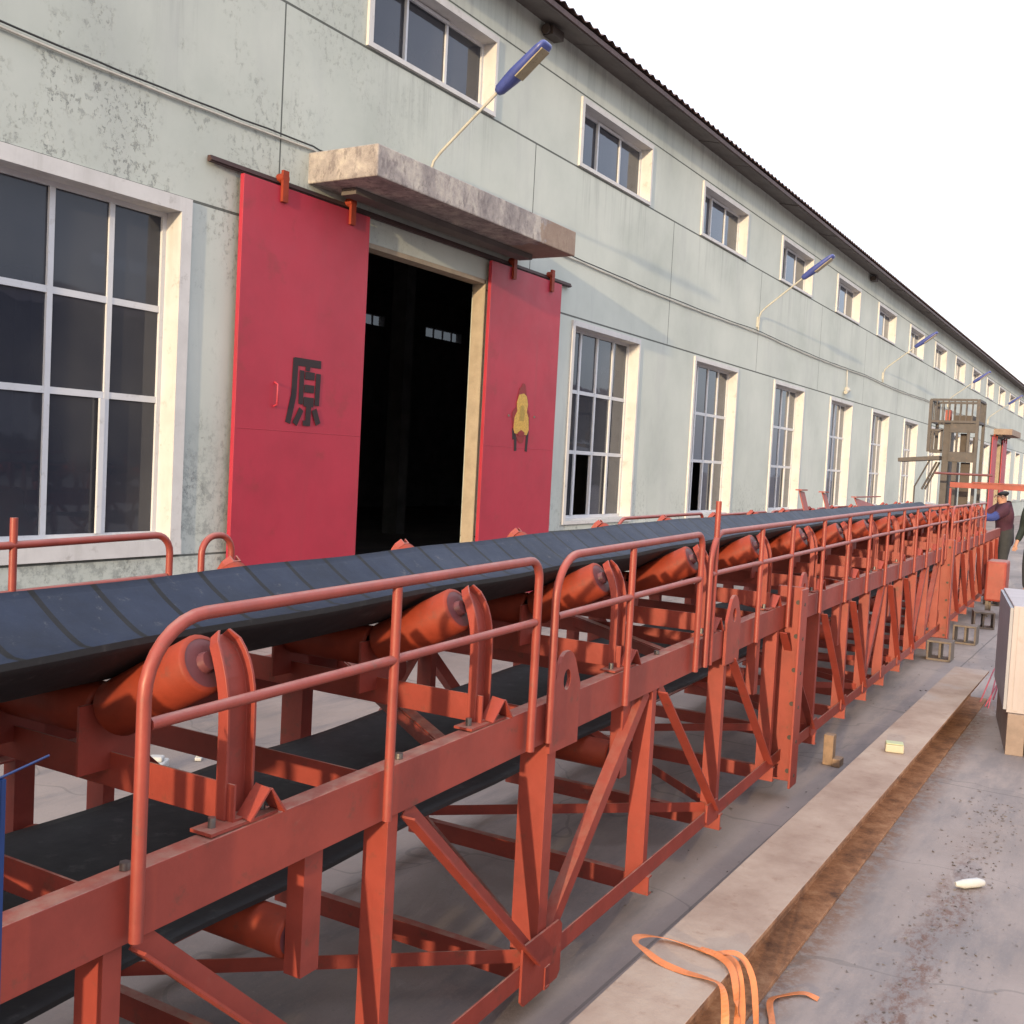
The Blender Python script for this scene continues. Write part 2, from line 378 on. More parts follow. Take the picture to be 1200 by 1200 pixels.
mb.box(X0, X0+.3, YW+TW+.002, YB, G, ZT); mb.box(X1-.3, X1, YW+TW+.002, YB, G, ZT)
o = mb.build('wall', m_wall, hall)
# rear wall with its own high windows, dark inside
fw = [(7.2+4.5*k, 9.4+4.5*k, 5.78, 6.12) for k in range(-3, 24)]
mb = MB(); walled(mb, YB, YB+.25, fw, X0, X1, G, ZT); mb.build('rear_wall', m_inside, hall)
mb = MB()
for a, b, c, d in fw:
    for j in range(1, 4): mb.box(a+(b-a)*j/4-.025, a+(b-a)*j/4+.025, YB+.05, YB+.10, c, d)
mb.build('rear_window_bars', m_sash, hall)
for a, b, c, d in fw:
    mb = MB(); mb.add([(a, YB+.12, c), (b, YB+.12, c), (b, YB+.12, d), (a, YB+.12, d)], [(0, 1, 2, 3)]); mb.build('rear_glass', m_glass, hall)
# roof: two slopes of corrugated sheet with a boarded overhang
mb = MB(); YE = 6.60; ZE = 7.11; YR = 14.5; ZR = 9.6
xs = []; x_ = X0-.4
vs = []; fs = []; step = .11
nx = int((90-(X0-.4))/step)
for i in range(nx+1):
    xx = X0-.4+i*step; zz = .05 if i % 2 else 0.0
    vs += [(xx, YE-.06, ZE+.10+zz), (xx, YR, ZR+.10+zz), (xx, 29-YE+.06, ZE+.10+zz)]
for i in range(nx):
    a = 3*i; fs += [(a, a+3, a+4, a+1), (a+1, a+4, a+5, a+2)]
mb.add(vs, fs)
mb.add([(90, YE-.06, ZE+.13), (X1+.4, YE-.06, ZE+.13), (X1+.4, YR, ZR+.13), (90, YR, ZR+.13)], [(0, 1, 2, 3)])
mb.add([(90, YR, ZR+.13), (X1+.4, YR, ZR+.13), (X1+.4, 29-YE, ZE+.13), (90, 29-YE, ZE+.13)], [(0, 1, 2, 3)])
roof = mb.build('roof', m_roof, hall)
mb = MB(); mb.box(X0-.4, X1+.4, YE-.03, YE, ZE+.01, ZE+.075); mb.build('fascia', m_roofed, roof)
mb = MB()   # soffit rising slightly to the wall, in boards with gaps
xx = X0-.4
while xx < X1:
    L_ = 1.48; d = random.uniform(-.008, .008)
    mb.add([(xx, YE, ZE+d), (xx+L_, YE, ZE+d), (xx+L_, YW+.02, ZE+.09+d), (xx, YW+.02, ZE+.09+d), (xx, YE, ZE+.03+d), (xx+L_, YE, ZE+.03+d), (xx+L_, YW+.02, ZE+.12+d), (xx, YW+.02, ZE+.12+d)],
           [(0, 1, 2, 3), (4, 5, 6, 7), (0, 1, 5, 4), (2, 3, 7, 6), (1, 2, 6, 5), (0, 3, 7, 4)]); xx += 1.5
mb.build('soffit', m_soffit, roof)
mb = MB()
for e in (0, 1):
    xx = X0+.001 if e == 0 else X1-.3
    mb.add([(xx, YW, ZT), (xx, YB+.25, ZT), (xx, YR, ZR), (xx+.3, YW, ZT), (xx+.3, YB+.25, ZT), (xx+.3, YR, ZR)], [(0, 1, 2), (3, 4, 5), (0, 2, 5, 3), (1, 2, 5, 4)])
mb.build('gable', m_wall, hall)
mb = MB(); mb.box(X0+.31, X1-.31, YW+TW+.01, YB-.01, 7.02, 7.05); mb.build('ceiling', m_inside, hall)

for k in range(0, 24):
    mb = MB(); xx = 5.2+4.5*k*1.0; mb.box(xx-.15, xx+.15, 14.3, 14.7, G, 7.0); mb.build('column', m_inside, hall)
mb = MB(); mb.box(X0+.4, X1-.4, 14.35, 14.65, 6.3, 6.7); mb.build('crane_girder', m_inside, hall)
def window(a, b, c, d, cols, rows, kind, open_pane=None):
    t = .10; mb = MB(); yf = YW-.03; yb = YW+.24
    # outer flat surround standing 3 cm proud, with the reveal lining behind it
    sw = .10 if kind == 0 else .055
    mb.box(a-sw, b-.0205 if kind == 0 else b+.03, yf, YW+.02, d-.02, d+sw); mb.box(a-sw, a+.02, yf, YW+.02, c, d-.0205)
    mb.box(b-.02, b+.09 if kind == 0 else b+.03, yf, YW+.02, c, d+(sw if kind == 0 else -.0205))
    mb.box(a-sw, b+(sw if kind == 0 else .03), yf, YW+.02, c-.125 if kind == 0 else c-.05, c-.0005)
    mb.box(a+.001, a+.02, YW+.02, yb, c, d); mb.box(b-.02, b-.001, YW+.02, yb, c, d)
    mb.box(a+.02, b-.02, YW+.02, yb, d-.02, d-.001); mb.box(a+.02, b-.02, YW+.02, yb, c+.001, c+.02)
    wn = mb.build('window', m_white, hall)
    ys0, ys1 = YW+.15, YW+.20; a2, b2, c2, d2 = a+.02, b-.02, c+.02, d-.02
    mb = MB(); fr_ = .04
    mb.box(a2, b2, ys0, ys1, d2-fr_, d2); mb.box(a2, b2, ys0, ys1, c2, c2+fr_); mb.box(a2, a2+fr_, ys0, ys1, c2+fr_, d2-fr_); mb.box(b2-fr_, b2, ys0, ys1, c2+fr_, d2-fr_)
    for j in range(1, cols):
        xx = a2+(b2-a2)*j/cols; wv = .024 if kind != 2 else .02
        mb.box(xx-wv, xx+wv, ys0+.004, ys1-.004, c2+fr_, d2-fr_)
    for r in rows: mb.box(a2+fr_, b2-fr_, ys0+.008, ys1+.004, r-.026, r+.026)
    if kind in (0, 1):      # sliding leaves: a doubled stile in the bottom row
        for j in (1, 3):
            xx = a2+(b2-a2)*j/cols; mb.box(xx-.075, xx-.03, ys0-.02, ys0+.003, c2+fr_, rows[0]-.028)
    else:
        xx = a2+(b2-a2)/cols; mb.box(xx, b2-(b2-a2)/cols, ys0-.02, ys0, c2+.015, c2+.05); mb.box(xx, b2-(b2-a2)/cols, ys0-.02, ys0, d2-.05, d2-.015)
        mb.box(xx-.03, xx, ys0-.02, ys0, c2+.015, d2-.015)
    mb.build('sash', m_sash, wn)
    mb = MB(); zs = [c2]+list(rows)+[d2]
    for j in range(cols):
        for i in range(len(zs)-1):
            if open_pane and (j, i) in open_pane: continue
            xa, xb = a2+(b2-a2)*j/cols, a2+(b2-a2)*(j+1)/cols; yy = YW+.175+random.uniform(-.001, .001); tl = random.uniform(-.003, .003)
            mb.add([(xa+.012, yy, zs[i]+.012), (xb-.012, yy+tl, zs[i]+.012), (xb-.012, yy+tl, zs[i+1]-.012), (xa+.012, yy, zs[i+1]-.012)], [(0, 1, 2, 3)])
    mb.build('glass', m_glass, wn)
for i, (a, b, c, d) in enumerate(lower):
    near = a < 5
    rows = (1.99, 2.74) if near else (1.80, 2.66)
    op = [(1, 0)] if (12 < a < 18) else None
    window(a, b, c, d, 4, rows, 0 if near else 1, op)
for a, b, c, d in upper: window(a, b, c, d, 3, (), 2)

def door_leaf(x0, x1, y):
    mb = MB(); mb.box(x0, x1, y, y+.045, G+.03, 4.0)
    # thin sheet seams and stiffening edge
    mb.box(x0+.02, x1-.02, y-.003, y+.001, 1.80, 1.806)
    return mb
def gate(dx, label):
    a, b = 8.05+dx, 10.62+dx
    for x0, x1, kind in ((6.58, 8.29, 0), (10.57, 12.29, 1)):
        x0 += dx; x1 += dx
        lf = door_leaf(x0, x1, 6.90).build('door_leaf', m_door, hall, .004)
        for u in (.28, .83):
            mb = MB(); xh = x0+(x1-x0)*u
            mb.box(xh-.035, xh+.035, 6.868, 6.898, 3.86, 4.14); mb.tube([(xh, 6.87, 4.075), (xh, 6.955, 4.075)], .045, 12)
            mb.build('hanger', m_roller, lf)
        if dx == 0:
            mb = MB(); hx = x0+.38 if kind == 0 else x1-.42
            if kind == 0:
                hx = x0+.47; mb.tube([(hx, 6.90, 2.02), (hx, 6.86, 2.04), (hx, 6.86, 2.22), (hx, 6.90, 2.24)], .010, 8); mb.build('handle', m_door, lf)
            ch = MB()
            if kind == 0:
                cw, chh = .46, .66; ox, oz = 7.20, 1.84; yy = 6.8975
                def bar(u0, v0, u1, v1, wd, cnt=[0]):
                    cnt[0] += 1; yy = 6.8975-.0006*cnt[0]
                    p0 = V((ox+u0*cw, yy, oz+v0*chh)); p1 = V((ox+u1*cw, yy, oz+v1*chh)); ch.bar(p0, p1, wd*cw, .003, (p1-p0).cross(V((0, 1, 0))))
                bar(.20, .935, .99, .935, .16)                        # top stroke
                bar(.235, .98, .215, .45, .15); bar(.215, .46, .07, .06, .15)   # long left sweep
                bar(.60, .90, .59, .82, .13)
                bar(.43, .82, .42, .34, .13); bar(.92, .80, .90, .34, .14)
                bar(.52, .755, .80, .755, .155); bar(.51, .57, .80, .57, .155); bar(.50, .38, .80, .38, .19)
                bar(.655, .32, .645, .04, .15); bar(.64, .075, .50, .075, .11)
                bar(.44, .27, .26, .05, .14); bar(.82, .28, .96, .07, .15)
                ch.build('lettering', m_black, lf)
            else:
                yy = 6.897; cx_, cz_ = 11.42, 2.24
                def blob(cxx, czz, rx, rz, k, wob, y_, m):
                    q = MB(); vs = [(cxx, y_, czz)]
                    for i in range(k):
                        t_ = 2*math.pi*i/k; r_ = 1+wob*math.sin(i*2.4)+wob*.6*math.sin(i*5.1); vs.append((cxx+rx*r_*math.cos(t_), y_, czz+rz*r_*math.sin(t_)))
                    q.add(vs, [(0, i+1, (i+1) % k+1) for i in range(k)]); e = len(vs)
                    q.add([(p[0], y_+.002, p[2]) for p in vs], [(0, i+1, (i+1) % k+1) for i in range(k)])
                    for i in range(k): q.add([vs[i+1], vs[(i+1) % k+1], (vs[(i+1) % k+1][0], y_+.002, vs[(i+1) % k+1][2]), (vs[i+1][0], y_+.002, vs[i+1][2])], [(0, 1, 2, 3)])
                    return q.build('ornament', m, lf)
                def plate(o_, y_, th, m):
                    q = MB(); q.sweep((cx_, y_-th, cz_), (cx_, y_, cz_), [(a_, -b_) for a_, b_ in o_], (1, 0, 0)); return q.build('ornament', m, lf)
                rs_ = random.Random(4)
                red_o = [(rr_*math.cos(t_)*(.22 if math.sin(t_) < .2 else .16), rr_*math.sin(t_)*.37) for t_, rr_ in [(2*math.pi*k/30, rs_.uniform(.88, 1.06)) for k in range(30)]]
                plate(red_o, yy, .002, m_redprint)
                plate([(-.15, -.26), (.15, -.27), (.19, -.20), (.17, -.05), (.12, .02), (.14, .12), (.10, .22), (.03, .25), (-.08, .23), (-.13, .13), (-.11, .02), (-.17, -.06), (-.18, -.2)], yy-.0025, .002, m_gold)
                plate([(-.06, -.29), (.07, -.29), (.09, -.24), (.0, -.21), (-.08, -.25)], yy-.005, .002, m_redprint)
                plate([(-.05, -.1), (.05, -.1), (.07, .0), (.03, .1), (-.04, .09), (-.06, .0)], yy-.005, .0015, m_goldd)
                ch.bar((cx_-.13, yy, 2.02), (cx_-.11, yy, 1.76), .055, .003, (1, 0, 0)); ch.bar((cx_+.17, yy, 2.02), (cx_+.15, yy, 1.76), .055, .003, (1, 0, 0))
                ch.bar((cx_-.19, yy, 2.04), (cx_-.17, yy, 1.90), .04, .003, (1, 0, 0))
                ch.build('lettering', m_black, lf)
                q = MB(); q.box(cx_-.33, cx_-.305, yy-.012, yy, 2.18, 2.205); q.box(cx_+.30, cx_+.325, yy-.012, yy, 2.20, 2.225); q.build('stud', m_bolt, lf)
    mb = MB(); mb.box(6.24+dx, 12.62+dx, 6.945, 6.985, 4.02, 4.07); mb.box(6.24+dx, 12.62+dx, 6.93, 6.944, 4.03, 4.045)
    mb.build('door_rail', m_roofed, hall)
    mb = MB(); mb.box(b-.03, b-.002, YW-.004, YW+.17, G, DZ-.05); mb.box(a+.005, a+.03, YW-.004, YW+.17, G, DZ-.05)
    mb.box(a+.03, b-.03, YW-.003, YW+.17, DZ-.05, DZ-.002); mb.build('door_jamb', m_jamb, hall)
    mb = MB(); xa, xb = 7.48+dx, 11.27+dx; r = random.Random(3)
    mb.box(xa, xb, 6.17, YW+.05, 4.14, 4.43)
    c = mb.build('canopy', m_conc, hall, .012)
    mb = MB(); mb.box(xa+.25, xb-.25, 6.62, 6.80, 4.075, 4.137); mb.build('canopy_rib', m_soffit, c)
gate(0, ''); gate(49.45, '')
# dark ridge boxes under the eave
for xx in (11.6, 29.5):
    mb = MB(); mb.box(xx, xx+.28, 6.84, 6.98, 7.01, 7.12); mb.tube([(xx-.02, 6.91, 7.06), (xx-.07, 6.91, 7.06)], [.045, .065], 12)
    tag(mb.build('floodlight', m_greyd), 'small dark floodlight box tucked under the eave near the %s' % ('second high window' if xx < 20 else 'fifth high window'), 'floodlight')
# cables on the wall
def cable(name, r, m, off, label):
    pts = []; xx = -9.0
    while xx < 7.52:
        t_ = ((xx-7.5) % 4.5)/4.5; pts.append((xx, 6.975-abs(off)*.3, 4.46+off-.035*math.sin(math.pi*t_)+random.uniform(-.004, .004))); xx += .3
    pts.append((7.6, 6.98, 4.45+off)); xx = 7.9
    while xx < 11.5: pts.append((xx, 6.975, 4.452+abs(off))); xx += .6
    while xx < 120:
        t_ = ((xx-11.5) % 9)/9; pts.append((xx, 6.975-abs(off)*.3, 4.44+off-.05*math.sin(math.pi*t_)+random.uniform(-.006, .006))); xx += .45 if xx < 40 else 1.5
    mb = MB(); mb.tube(pts, r, 6); return tag(mb.build(name, m), label, 'cable')
cable('wall_cable', .010, m_cable, 0.0, 'pale cable sagging along the green wall above the windows')
cable('wall_cable', .008, m_cabled, .032, 'thin black cable running just above the pale cable on the wall')

# ------------------------------------------------------------------ wall lamps
def lamp(x, label, first=None):
    if first is not None: return dup(first, (x, 7.0, 4.64), label)
    t_ = thing('wall_lamp', label, 'lamp', (x, 7.0, 4.64), 0, 'blue lamps on long arms along the hall wall')
    mb = MB(); mb.box(-.04, .04, -.03, 0, -.1, .1)
    mb.tube([(0, -.03, -.18), (0, -.035, .10), (0, -.07, .20), (0, -.16, .29), (0, -.85, .83), (0, -.93, .89)], .016, 8); mb.build('arm', m_pole, t_)
    # head: tapering shell, light panel on the underside
    mb = MB(); ax = V((0, -.62, .44)).normalized(); up = V((0, .44, .62)).normalized(); sd = V((1, 0, 0)); p = V((0, -.85, .83))
    secs = [(0, .035, .035), (.04, .06, .05), (.22, .085, .062), (.28, .095, .06), (.62, .105, .045), (.70, .095, .03), (.72, .07, .02)]
    vs = []; K = 12
    for d, hw, hh in secs:
        for k in range(K):
            an = 2*math.pi*k/K; c, s_ = math.cos(an), math.sin(an)
            vs.append(p+ax*d+sd*(hw*math.copysign(abs(c)**.6, c))+up*(hh*math.copysign(abs(s_)**.7, s_)))
    fs = [(i*K+k, i*K+(k+1) % K, (i+1)*K+(k+1) % K, (i+1)*K+k) for i in range(len(secs)-1) for k in range(K)]+[tuple(range(K)), tuple(range((len(secs)-1)*K, len(secs)*K))]
    mb.add(vs, fs, 0, True); hd = mb.build('lamp_head', m_blue, t_)
    mb = MB(); a_ = p+ax*.27-up*.058; b_ = p+ax*.66-up*.040
    mb.bar(a_, b_, .15, .014, sd); mb.build('lens', m_lens, hd)
    return t_
l0 = lamp(9.35, 'blue wall lamp on a long arm directly above the concrete canopy')
for i, lb in enumerate(['blue wall lamp in front of the fourth high window from the left', 'blue wall lamp beside the seventh high window from the left', 'small distant blue wall lamp above the grey steel cage', 'farthest small blue wall lamp at the right end of the wall']):
    lamp(20.5+11.3*i, lb, l0)
t_ = thing('bulkhead_light', 'small grey light fitting hanging from the wall cable between two tall windows', 'light', (27.7, 6.98, 3.85))
mb = MB(); mb.tube([(0, 0, .55), (0, -.02, .1)], .012, 6); mb.build('conduit', m_cable, t_)
mb = MB(); mb.tube([(0, -.02, .12), (0, -.02, .03)], [.05, .11], 12); mb.tube([(-.22, -.05, -.03), (.05, -.05, .03)], .05, 10); mb.build('fitting', m_pole, t_)

# ------------------------------------------------------------------ belt conveyor
YAW = .03
conv = thing('belt_conveyor', 'long red lattice frame belt conveyor with black trough belt and handrails', 'conveyor', (2.9, 1.6, 0), YAW)
S0, S1 = -15.0, 15.6; W = 1.15  # unseen run behind the viewer, lengthened to block the low sun
def dz(s): return .018*(s+1) if s < 3 else .072+.002*(s-3)
def P(s, v, z): return V((s, v, z+dz(s)))
joints = [S0, -9.0, -3.3, 2.93, 9.2, S1]
for (a, b) in zip(joints[:-1], joints[1:]):
    for side in (0, 1):
        sg = 1 if side == 0 else -1; v = 0 if side == 0 else W
        mb = MB(); a2, b2 = a+.004, b-.004
        cut = [a2]+([3.0] if a2 < 3 < b2 else [])+[b2]
        for c0, c1 in zip(cut[:-1], cut[1:]): mb.sweep(P(c0, v, .80), P(c1, v, .80), [(-.065, 0), (.065, 0), (.065, -.05*sg), (.058, -.05*sg), (.058, -.007*sg), (-.058, -.007*sg), (-.058, -.05*sg), (-.065, -.05*sg)], (0, 0, 1))
        mb.build('top_chord', m_red, conv, .0015)
        mb = MB()
        for c0, c1 in zip(cut[:-1], cut[1:]): mb.sweep(P(c0, v, -.03), P(c1, v, -.03), [(0, 0), (.066, 0), (.066, -.007*sg), (.007, -.007*sg), (.007, -.06*sg), (0, -.06*sg)], (0, 0, 1))
        mb.build('bottom_chord', m_red, conv, .0012)
posts = [-14.9, -13.6, -12.3, -11, -9.8, -8.6, -7.4, -6.2, -5.1, -4.22, -3.35, -2.51, -1.66, -.80, .07, .95, 1.83, 2.72, 3.66, 4.50, 5.22, 5.92, 6.66, 7.40, 8.14, 8.98, 9.8, 10.65, 11.5, 12.35, 13.2, 14.05, 14.9, 15.5]
heavy = {.07}
def cpost(s, v, wd, dp, z0, z1, sg):
    mb = MB()   # channel opening away from the sun so the web faces -s
    ol = [(0, 0), (0, dp), (wd, dp), (wd, dp-.006), (.006, dp-.006), (.006, .006), (wd, .006), (wd, 0)]
    mb.sweep(P(s, v, z0)+V((-wd/2, .009*sg, 0)), P(s, v, z1)+V((-wd/2, .009*sg, 0)), [(p, q*sg) for p, q in ol], (1, 0, 0)); return mb
for s in posts:
    for side in (0, 1):
        sg = 1 if side == 0 else -1; v = 0 if side == 0 else W
        wd = .060 if s in heavy else .042
        cpost(s, v, wd, -(.10) if False else (.10 if s in heavy else .075), -.03, .74, sg).build('post', m_red, conv, .0012)
# diagonals: near left '\', then '/' and '\' either side of each joint
for i in range(len(posts)-1):
    a, b = posts[i], posts[i+1]
    for side in (0, 1):
        sg = 1 if side == 0 else -1; v = 0 if side == 0 else W
        if i < 14: p0, p1 = P(a+.06, v, .73), P(b-.05, v, .03)
        elif i in (14, 20, 23, 24, 25): p0, p1 = P(a+.07, v, .03), P(b-.05, v, .73)
        else: p0, p1 = P(a+.06, v, .73), P(b-.05, v, .03)
        off = V((0, .018*sg, 0)); mb = MB()
        mb.sweep(p0+off, p1+off, [(-.025, 0), (.025, 0), (.025, .005*sg), (-.019, .005*sg), (-.019, .045*sg), (-.025, .045*sg)], (1, 0, 0))
        mb.build('diagonal', m_red, conv)
# gussets on the near face
mb = MB()
def gus(s, z, w_, h_, v=-.008):
    p = P(s, v, z); q = MB(); k = [(-w_/2, -h_/2), (w_/2-.02, -h_/2), (w_/2, -h_/2+.02), (w_/2, h_/2-.02), (w_/2-.02, h_/2), (-w_/2+.02, h_/2), (-w_/2, h_/2-.02)]
    q.sweep(p, p+V((0, .008, 0)), k, (1, 0, 0)); return q
gus(.05, .0, .27, .20).build('gusset', m_red, conv, .001)
for s in (1.76, 3.66, 4.50, 5.22, 5.92, 6.66, 7.4): gus(s-.03, .015, .16, .10).build('gusset', m_red, conv, .001)
# lifting lugs with a pin hole
def lug(s, v0):
    mb = MB(); out = [(-.10, -.10), (.10, -.10), (.10, .10), (.055, .185), (.04, .205), (.015, .218), (-.015, .218), (-.04, .205), (-.055, .185), (-.10, .10)]
    ring = [(.026*math.cos(t_), .125+.032*math.sin(t_)) for t_ in [2*math.pi*k/14 for k in range(14)]]
    # cut plate: build as strip between outline samples and the hole ring
    import bisect
    O = []
    n_ = 28
    def ray_out(an):
        dx, dy = math.cos(an), math.sin(an); best = None; c = (0, .125)
        for i in range(len(out)):
            (xa, ya), (xb, yb) = out[i], out[(i+1) % len(out)]
            ex, ey = xb-xa, yb-ya; den = dx*ey-dy*ex
            if abs(den) < 1e-9: continue
            t = ((xa-c[0])*ey-(ya-c[1])*ex)/den; u = ((xa-c[0])*dy-(ya-c[1])*dx)/den
            if t > 0 and -1e-6 <= u <= 1+1e-6 and (best is None or t < best): best = t
        return (c[0]+dx*best, c[1]+dy*best)
    angs = sorted([2*math.pi*k/n_ for k in range(n_)]+[math.atan2(y_-.125, x_) % (2*math.pi) for x_, y_ in out])
    for i in range(len(angs)):
        a0, a1 = angs[i], angs[(i+1) % len(angs)]
        if abs(a1-a0) < 1e-5: continue
        q = [ray_out(a0), ray_out(a1), (.026*math.cos(a1), .125+.034*math.sin(a1)), (.026*math.cos(a0), .125+.034*math.sin(a0))]
        for y_ in (v0, v0+.014): mb.add([P(s, 0, .80)+V((x_, y_, z_)) for x_, z_ in q], [(0, 1, 2, 3)])
        mb.add([P(s, 0, .80)+V((q[j][0], y_, q[j][1])) for j, y_ in ((0, v0), (1, v0), (1, v0+.014), (0, v0+.014))], [(0, 1, 2, 3)])
        mb.add([P(s, 0, .80)+V((q[j][0], y_, q[j][1])) for j, y_ in ((2, v0), (3, v0), (3, v0+.014), (2, v0+.014))], [(0, 1, 2, 3)])
    mb.build('lifting_lug', m_red, conv)
for s in (.10, 1.84, 3.12, 8.95): lug(s, -.018)
# flange plates with bolt holes at the joints
for s in (2.93, 9.2):
    mb = MB(); hl = MB()
    p = P(s, 0, 0)
    mb.box(s-.030, s-.003, -.09, .075, -.14+dz(s), .955+dz(s)); mb.box(s-.17, s-.031, -.098, -.085, -.14+dz(s), .955+dz(s))
    fl = mb.build('flange_plate', m_red, conv, .003)
    for k in range(6):
        zz = -.08+k*.19+dz(s); hl.tube([(s-.036, -.045, zz), (s-.0305, -.045, zz)], .013, 10)
        hl.tube([(s-.10, -.1005, zz), (s-.10, -.0975, zz)], .010, 10)
    hl.build('bolt_hole', m_greyd, fl)
# floor level cross channels and lateral braces, top plane braces
for i, s in enumerate(posts):
    mb = MB(); mb.sweep(P(s, -.012, -.065), P(s, W+.012, -.065), [(p, q) for p, q in chan(.075, .035, .006)], (0, 0, 1)); mb.build('cross_channel', m_red, conv)
for i in range(0, len(posts)-1):
    a, b = posts[i], posts[i+1]
    if i % 2: a, b = b, a
    mb = MB(); mb.sweep(P(a, .03, -.02), P(b, W-.03, -.02), angle(.045, .045, .005), (0, 0, 1)); mb.build('brace', m_red, conv)
for i in range(1, len(posts)-1, 2):
    a, b = posts[i], posts[i+1]
    mb = MB(); mb.sweep(P(a+.3, .04, .81), P(b+.25, W-.04, .81), angle(-.045, .045, .005), (0, 0, 1)); mb.build('top_brace', m_red, conv)
# idler sets
roll_s = [-14.8, -13.8, -12.8, -11.9, -10.9, -10.0, -9.0, -8.1, -7.1, -6.15, -5.2, -4.24, -3.28, -2.32, -1.355, -.37, .61, 1.58, 2.55, 3.55, 4.55, 5.5, 6.45, 7.4, 8.35, 9.3, 10.25, 11.2, 12.15, 13.1]
C_ = W/2
def roller(p0, p1, r, parent, nm='roller', outer=True):
    p0, p1 = V(p0), V(p1); d = (p1-p0).normalized()
    mb = MB(); mb.tube([p0, p0+d*.001, p0+d*.008, p1-d*.008, p1], [r-.012, r-.004, r, r, r-.004], 28, 0, False)
    ends = MB() if outer else mb
    for q, e in (((p0, -1),) if outer else ())+((p1, 1),):
        tgt = ends if e < 0 else mb; mi = 0 if e < 0 else 1
        tgt.tube([q-d*e*.001, q-d*e*.016], [r-.006, r-.020], 24, mi); tgt.tube([q-d*e*.02, q+d*e*.016], [.028, .020], 16, mi)
    ro = mb.build(nm, [m_roller, m_dark], parent)
    if outer: ends.build('end_cap', m_dark, ro)
    return ro
idp = None
for n_, s in enumerate(roll_s):
    if idp is None:
        fr_ = MB()
        fr_.sweep((0, .02, .913), (0, W-.02, .913), [(-.04, 0), (.04, 0), (.04, .006), (-.034, .006), (-.034, .045), (-.04, .045)], (0, 0, 1))
        idp = fr_.build('idler_frame', m_red, conv, .0015)
        for e in (-1, 1):
            # bent side bracket: channel, web outward
            b0 = V((.035, C_+e*.537, .875)); b1 = V((.035, C_+e*.537, 1.12)); b2 = V((.035, C_+e*.475, 1.265))
            mb = MB(); sec = []; path = [b0, V((.035, b0.y, 1.06))]
            tp = b2
            for k in range(1, 8):      # quadratic bend towards the roller shaft
                t = k/7; path.append((1-t)**2*V((.035, b0.y, 1.08))+2*t*(1-t)*V((.035, b0.y, 1.20))+t*t*tp)
            for i_, p in enumerate(path):
                t = (path[min(i_+1, len(path)-1)]-path[max(i_-1, 0)]).normalized()
                inn = V((0, -e, 0)); inn = (inn-t*inn.dot(t)).normalized(); f_ = max(0, (i_-4)/4)
                hw = .042-.012*f_**2-(.012 if i_ == len(path)-1 else 0)
                sec.append([p+V((x_, 0, 0))+inn*y_ for x_, y_ in ((-hw, 0), (-hw, .028), (hw, .028), (hw, 0), (hw-.007, 0), (hw-.007, .022), (-hw+.007, .022), (-hw+.007, 0))])
            vs = [q for g_ in sec for q in g_]; n8 = len(sec)
            fs = [(i_*8+k, i_*8+(k+1) % 8, (i_+1)*8+(k+1) % 8, (i_+1)*8+k) for i_ in range(n8-1) for k in range(8)]+[tuple(range(8)), tuple(range(8*n8-8, 8*n8))]
            mb.add(vs, fs); br = mb.build('bracket', m_red, idp, .0012)
            # foot: little inverted V and base plate on the chord
            mb = MB(); fy = C_+e*.540
            mb.box(-.075, .12, fy-.03, fy+.03, .867, .874)
            mb.sweep((.03, fy-e*.01+e*.028, .874), (.075, fy+e*.028, .935), [(-.022, 0), (.022, 0), (.022, .005), (-.022, .005)], (0, 1, 0))
            mb.sweep((.125, fy+e*.028, .874), (.078, fy+e*.028, .935), [(-.022, 0), (.022, 0), (.022, .005), (-.022, .005)], (0, 1, 0))
            mb.build('foot', m_red, idp)
            mb = MB(); mb.tube([(-.045, fy, .874), (-.045, fy, .895)], .009, 6); mb.tube([(.10, fy+e*.0, .874), (.10, fy, .888)], .009, 6); mb.build('bolt', m_bolt, idp)
            roller((-.0, C_+e*.460, 1.196), (-.0, C_+e*.195, 1.055), .066, idp)
            mb = MB(); mb.box(-.085, .085, C_+e*.172-.004, C_+e*.172+.004, .915, 1.07)
            mb.build('centre_post', m_red, idp)
        roller((0, C_-.160, 1.045), (0, C_+.160, 1.045), .062, idp, 'roller', False)
        idp.location = (s, 0, dz(s))
    else:
        k = dup(idp, (s, 0, dz(s)))
# return rollers on hangers below the top chord
rr = None
hp_ = [(-.032, 0), (.032, 0), (.032, .005), (-.027, .005), (-.027, .05), (-.032, .05)]
for s in (-12, -9, -7, -5, -3.1, -1.06, .76, 2.48, 4.4, 6.3, 8.2, 10.1, 12.0):
    if rr is None:
        mb = MB(); mb.sweep((0, .045, .42), (0, .045, .742), hp_, (1, 0, 0)); rr = mb.build('return_hanger', m_red, conv); rr.location = (s, 0, dz(s))
        roller((0, .10, .495), (0, W-.07, .495), .055, rr)
        mb = MB(); mb.sweep((0, W-.045, .42), (0, W-.045, .742), hp_, (1, 0, 0)); r2 = mb.build('return_hanger', m_red, conv); r2.location = (s, 0, dz(s))
    else: dup(rr, (s, 0, dz(s))); dup(r2, (s, 0, dz(s)))
for s in posts:
    mb = MB(); mb.sweep(P(s+.03, .01, .775), P(s+.03, W-.01, .775), [(-.035, 0), (.035, 0), (.035, .006), (-.029, .006), (-.029, .04), (-.035, .04)], (0, 0, 1)); mb.build('top_cross', m_red, conv)
for s in posts[8:22]:
    mb = MB(); p = P(s+.035, .025, .866); mb.tube([p, p+V((0, 0, .014))], .011, 6); mb.build('chord_bolt', m_bolt, conv)
